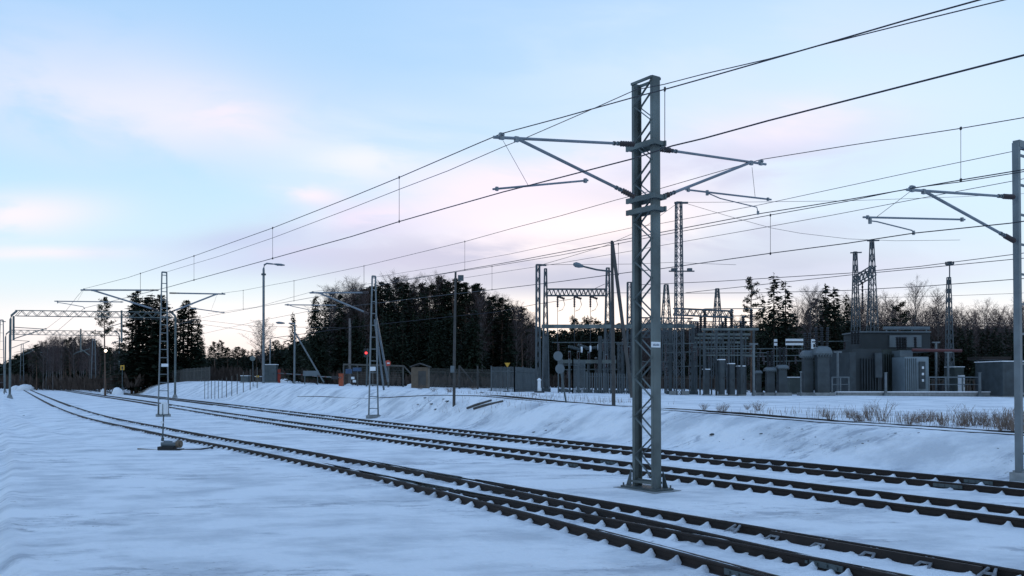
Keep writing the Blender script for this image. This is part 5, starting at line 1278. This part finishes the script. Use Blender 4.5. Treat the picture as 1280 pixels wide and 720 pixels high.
blob(290,145,70,28,(.74,.67,.78),.75,-.2,N3,.36,.60)
blob(60,60,170,60,(.44,.56,.78),.45,-.1,N4)
blob(20,268,110,26,(.82,.72,.80),.75,.05,N2,.3,.52)
blob(40,316,110,8,(.84,.72,.78),.7,0,N1,.3,.5)
blob(470,195,130,55,(.66,.70,.84),.7,0,N1,.3,.55)
blob(392,245,42,13,(.78,.70,.78),.9,-.15,N3,.36,.56)
blob(455,200,60,22,(.72,.72,.84),.7,0,N3,.38,.6)
blob(430,290,140,30,(.41,.46,.63),.95,.10,N4,.34,.56)
blob(470,270,70,14,(.72,.62,.74),.8,.1,N3,.40,.58)
blob(380,315,80,14,(.62,.58,.72),.7,.1,N3,.40,.58)
blob(300,300,90,14,(.44,.50,.68),.8,.1,N1,.3,.5)
blob(330,325,160,18,(.50,.56,.74),.7,.05,N1,.3,.5)
blob(520,325,170,26,(.44,.46,.61),.95,.0,N1,.3,.5)
blob(600,240,170,40,(.70,.66,.80),.8,.15,N2,.3,.55)
blob(700,270,200,70,(.86,.73,.79),.85,.15,N1,.2,.48)
blob(770,285,130,46,(1.0,.86,.80),.95,.2,N2,.2,.42)
blob(760,350,280,24,(.46,.46,.56),.95,0,N2,.28,.48)
blob(960,335,230,34,(.48,.51,.62),.9,.02,N1,.28,.48)
blob(900,210,190,44,(.50,.51,.65),.85,.2,N2,.28,.52)
blob(980,150,110,26,(.76,.68,.78),.6,.1,N3,.36,.6)
blob(620,320,160,22,(.42,.43,.56),.7,-.05,N3,.38,.58)
blob(870,300,160,24,(.48,.48,.60),.7,.1,N3,.38,.58)
blob(660,215,120,26,(.80,.70,.80),.6,.2,N3,.38,.6)
blob(1010,290,160,22,(.50,.54,.66),.6,.05,N4,.38,.58)
blob(960,165,120,30,(.74,.68,.80),.6,.1,N1,.3,.55)
blob(1150,345,230,34,(.60,.62,.74),.6,0,N2)
blob(1040,60,230,50,(.50,.60,.80),.5,.1,N1)
blob(150,310,60,12,(.50,.58,.76),.6,.1,N2,.3,.5)
blob(740,400,260,22,(.98,.86,.78),.75,0)
blob(200,400,260,24,(.92,.84,.82),.6,0)
blob(1150,395,200,24,(.90,.84,.80),.6,0)
l.new(cur, bg.inputs['Color']); bg.inputs['Strength'].default_value = 1.0
sun = bpy.data.lights.new('sun', 'SUN'); sun.energy = .25; sun.angle = math.radians(10); sun.color = (1,.80,.66)
so = bpy.data.objects.new('sun', sun); col.objects.link(so)
d = Vector((math.sin(SUN_AZ)*math.cos(SUN_EL), math.cos(SUN_AZ)*math.cos(SUN_EL), math.sin(SUN_EL)))
so.rotation_euler = d.to_track_quat('Z', 'Y').to_euler(); so.location = (0,0,40)
sc.view_settings.view_transform = 'Standard'; sc.view_settings.look = 'None'; sc.view_settings.exposure = .42; sc.view_settings.gamma = 1
sc.render.film_transparent = False
sc.cycles.max_bounces = 4; sc.cycles.diffuse_bounces = 2
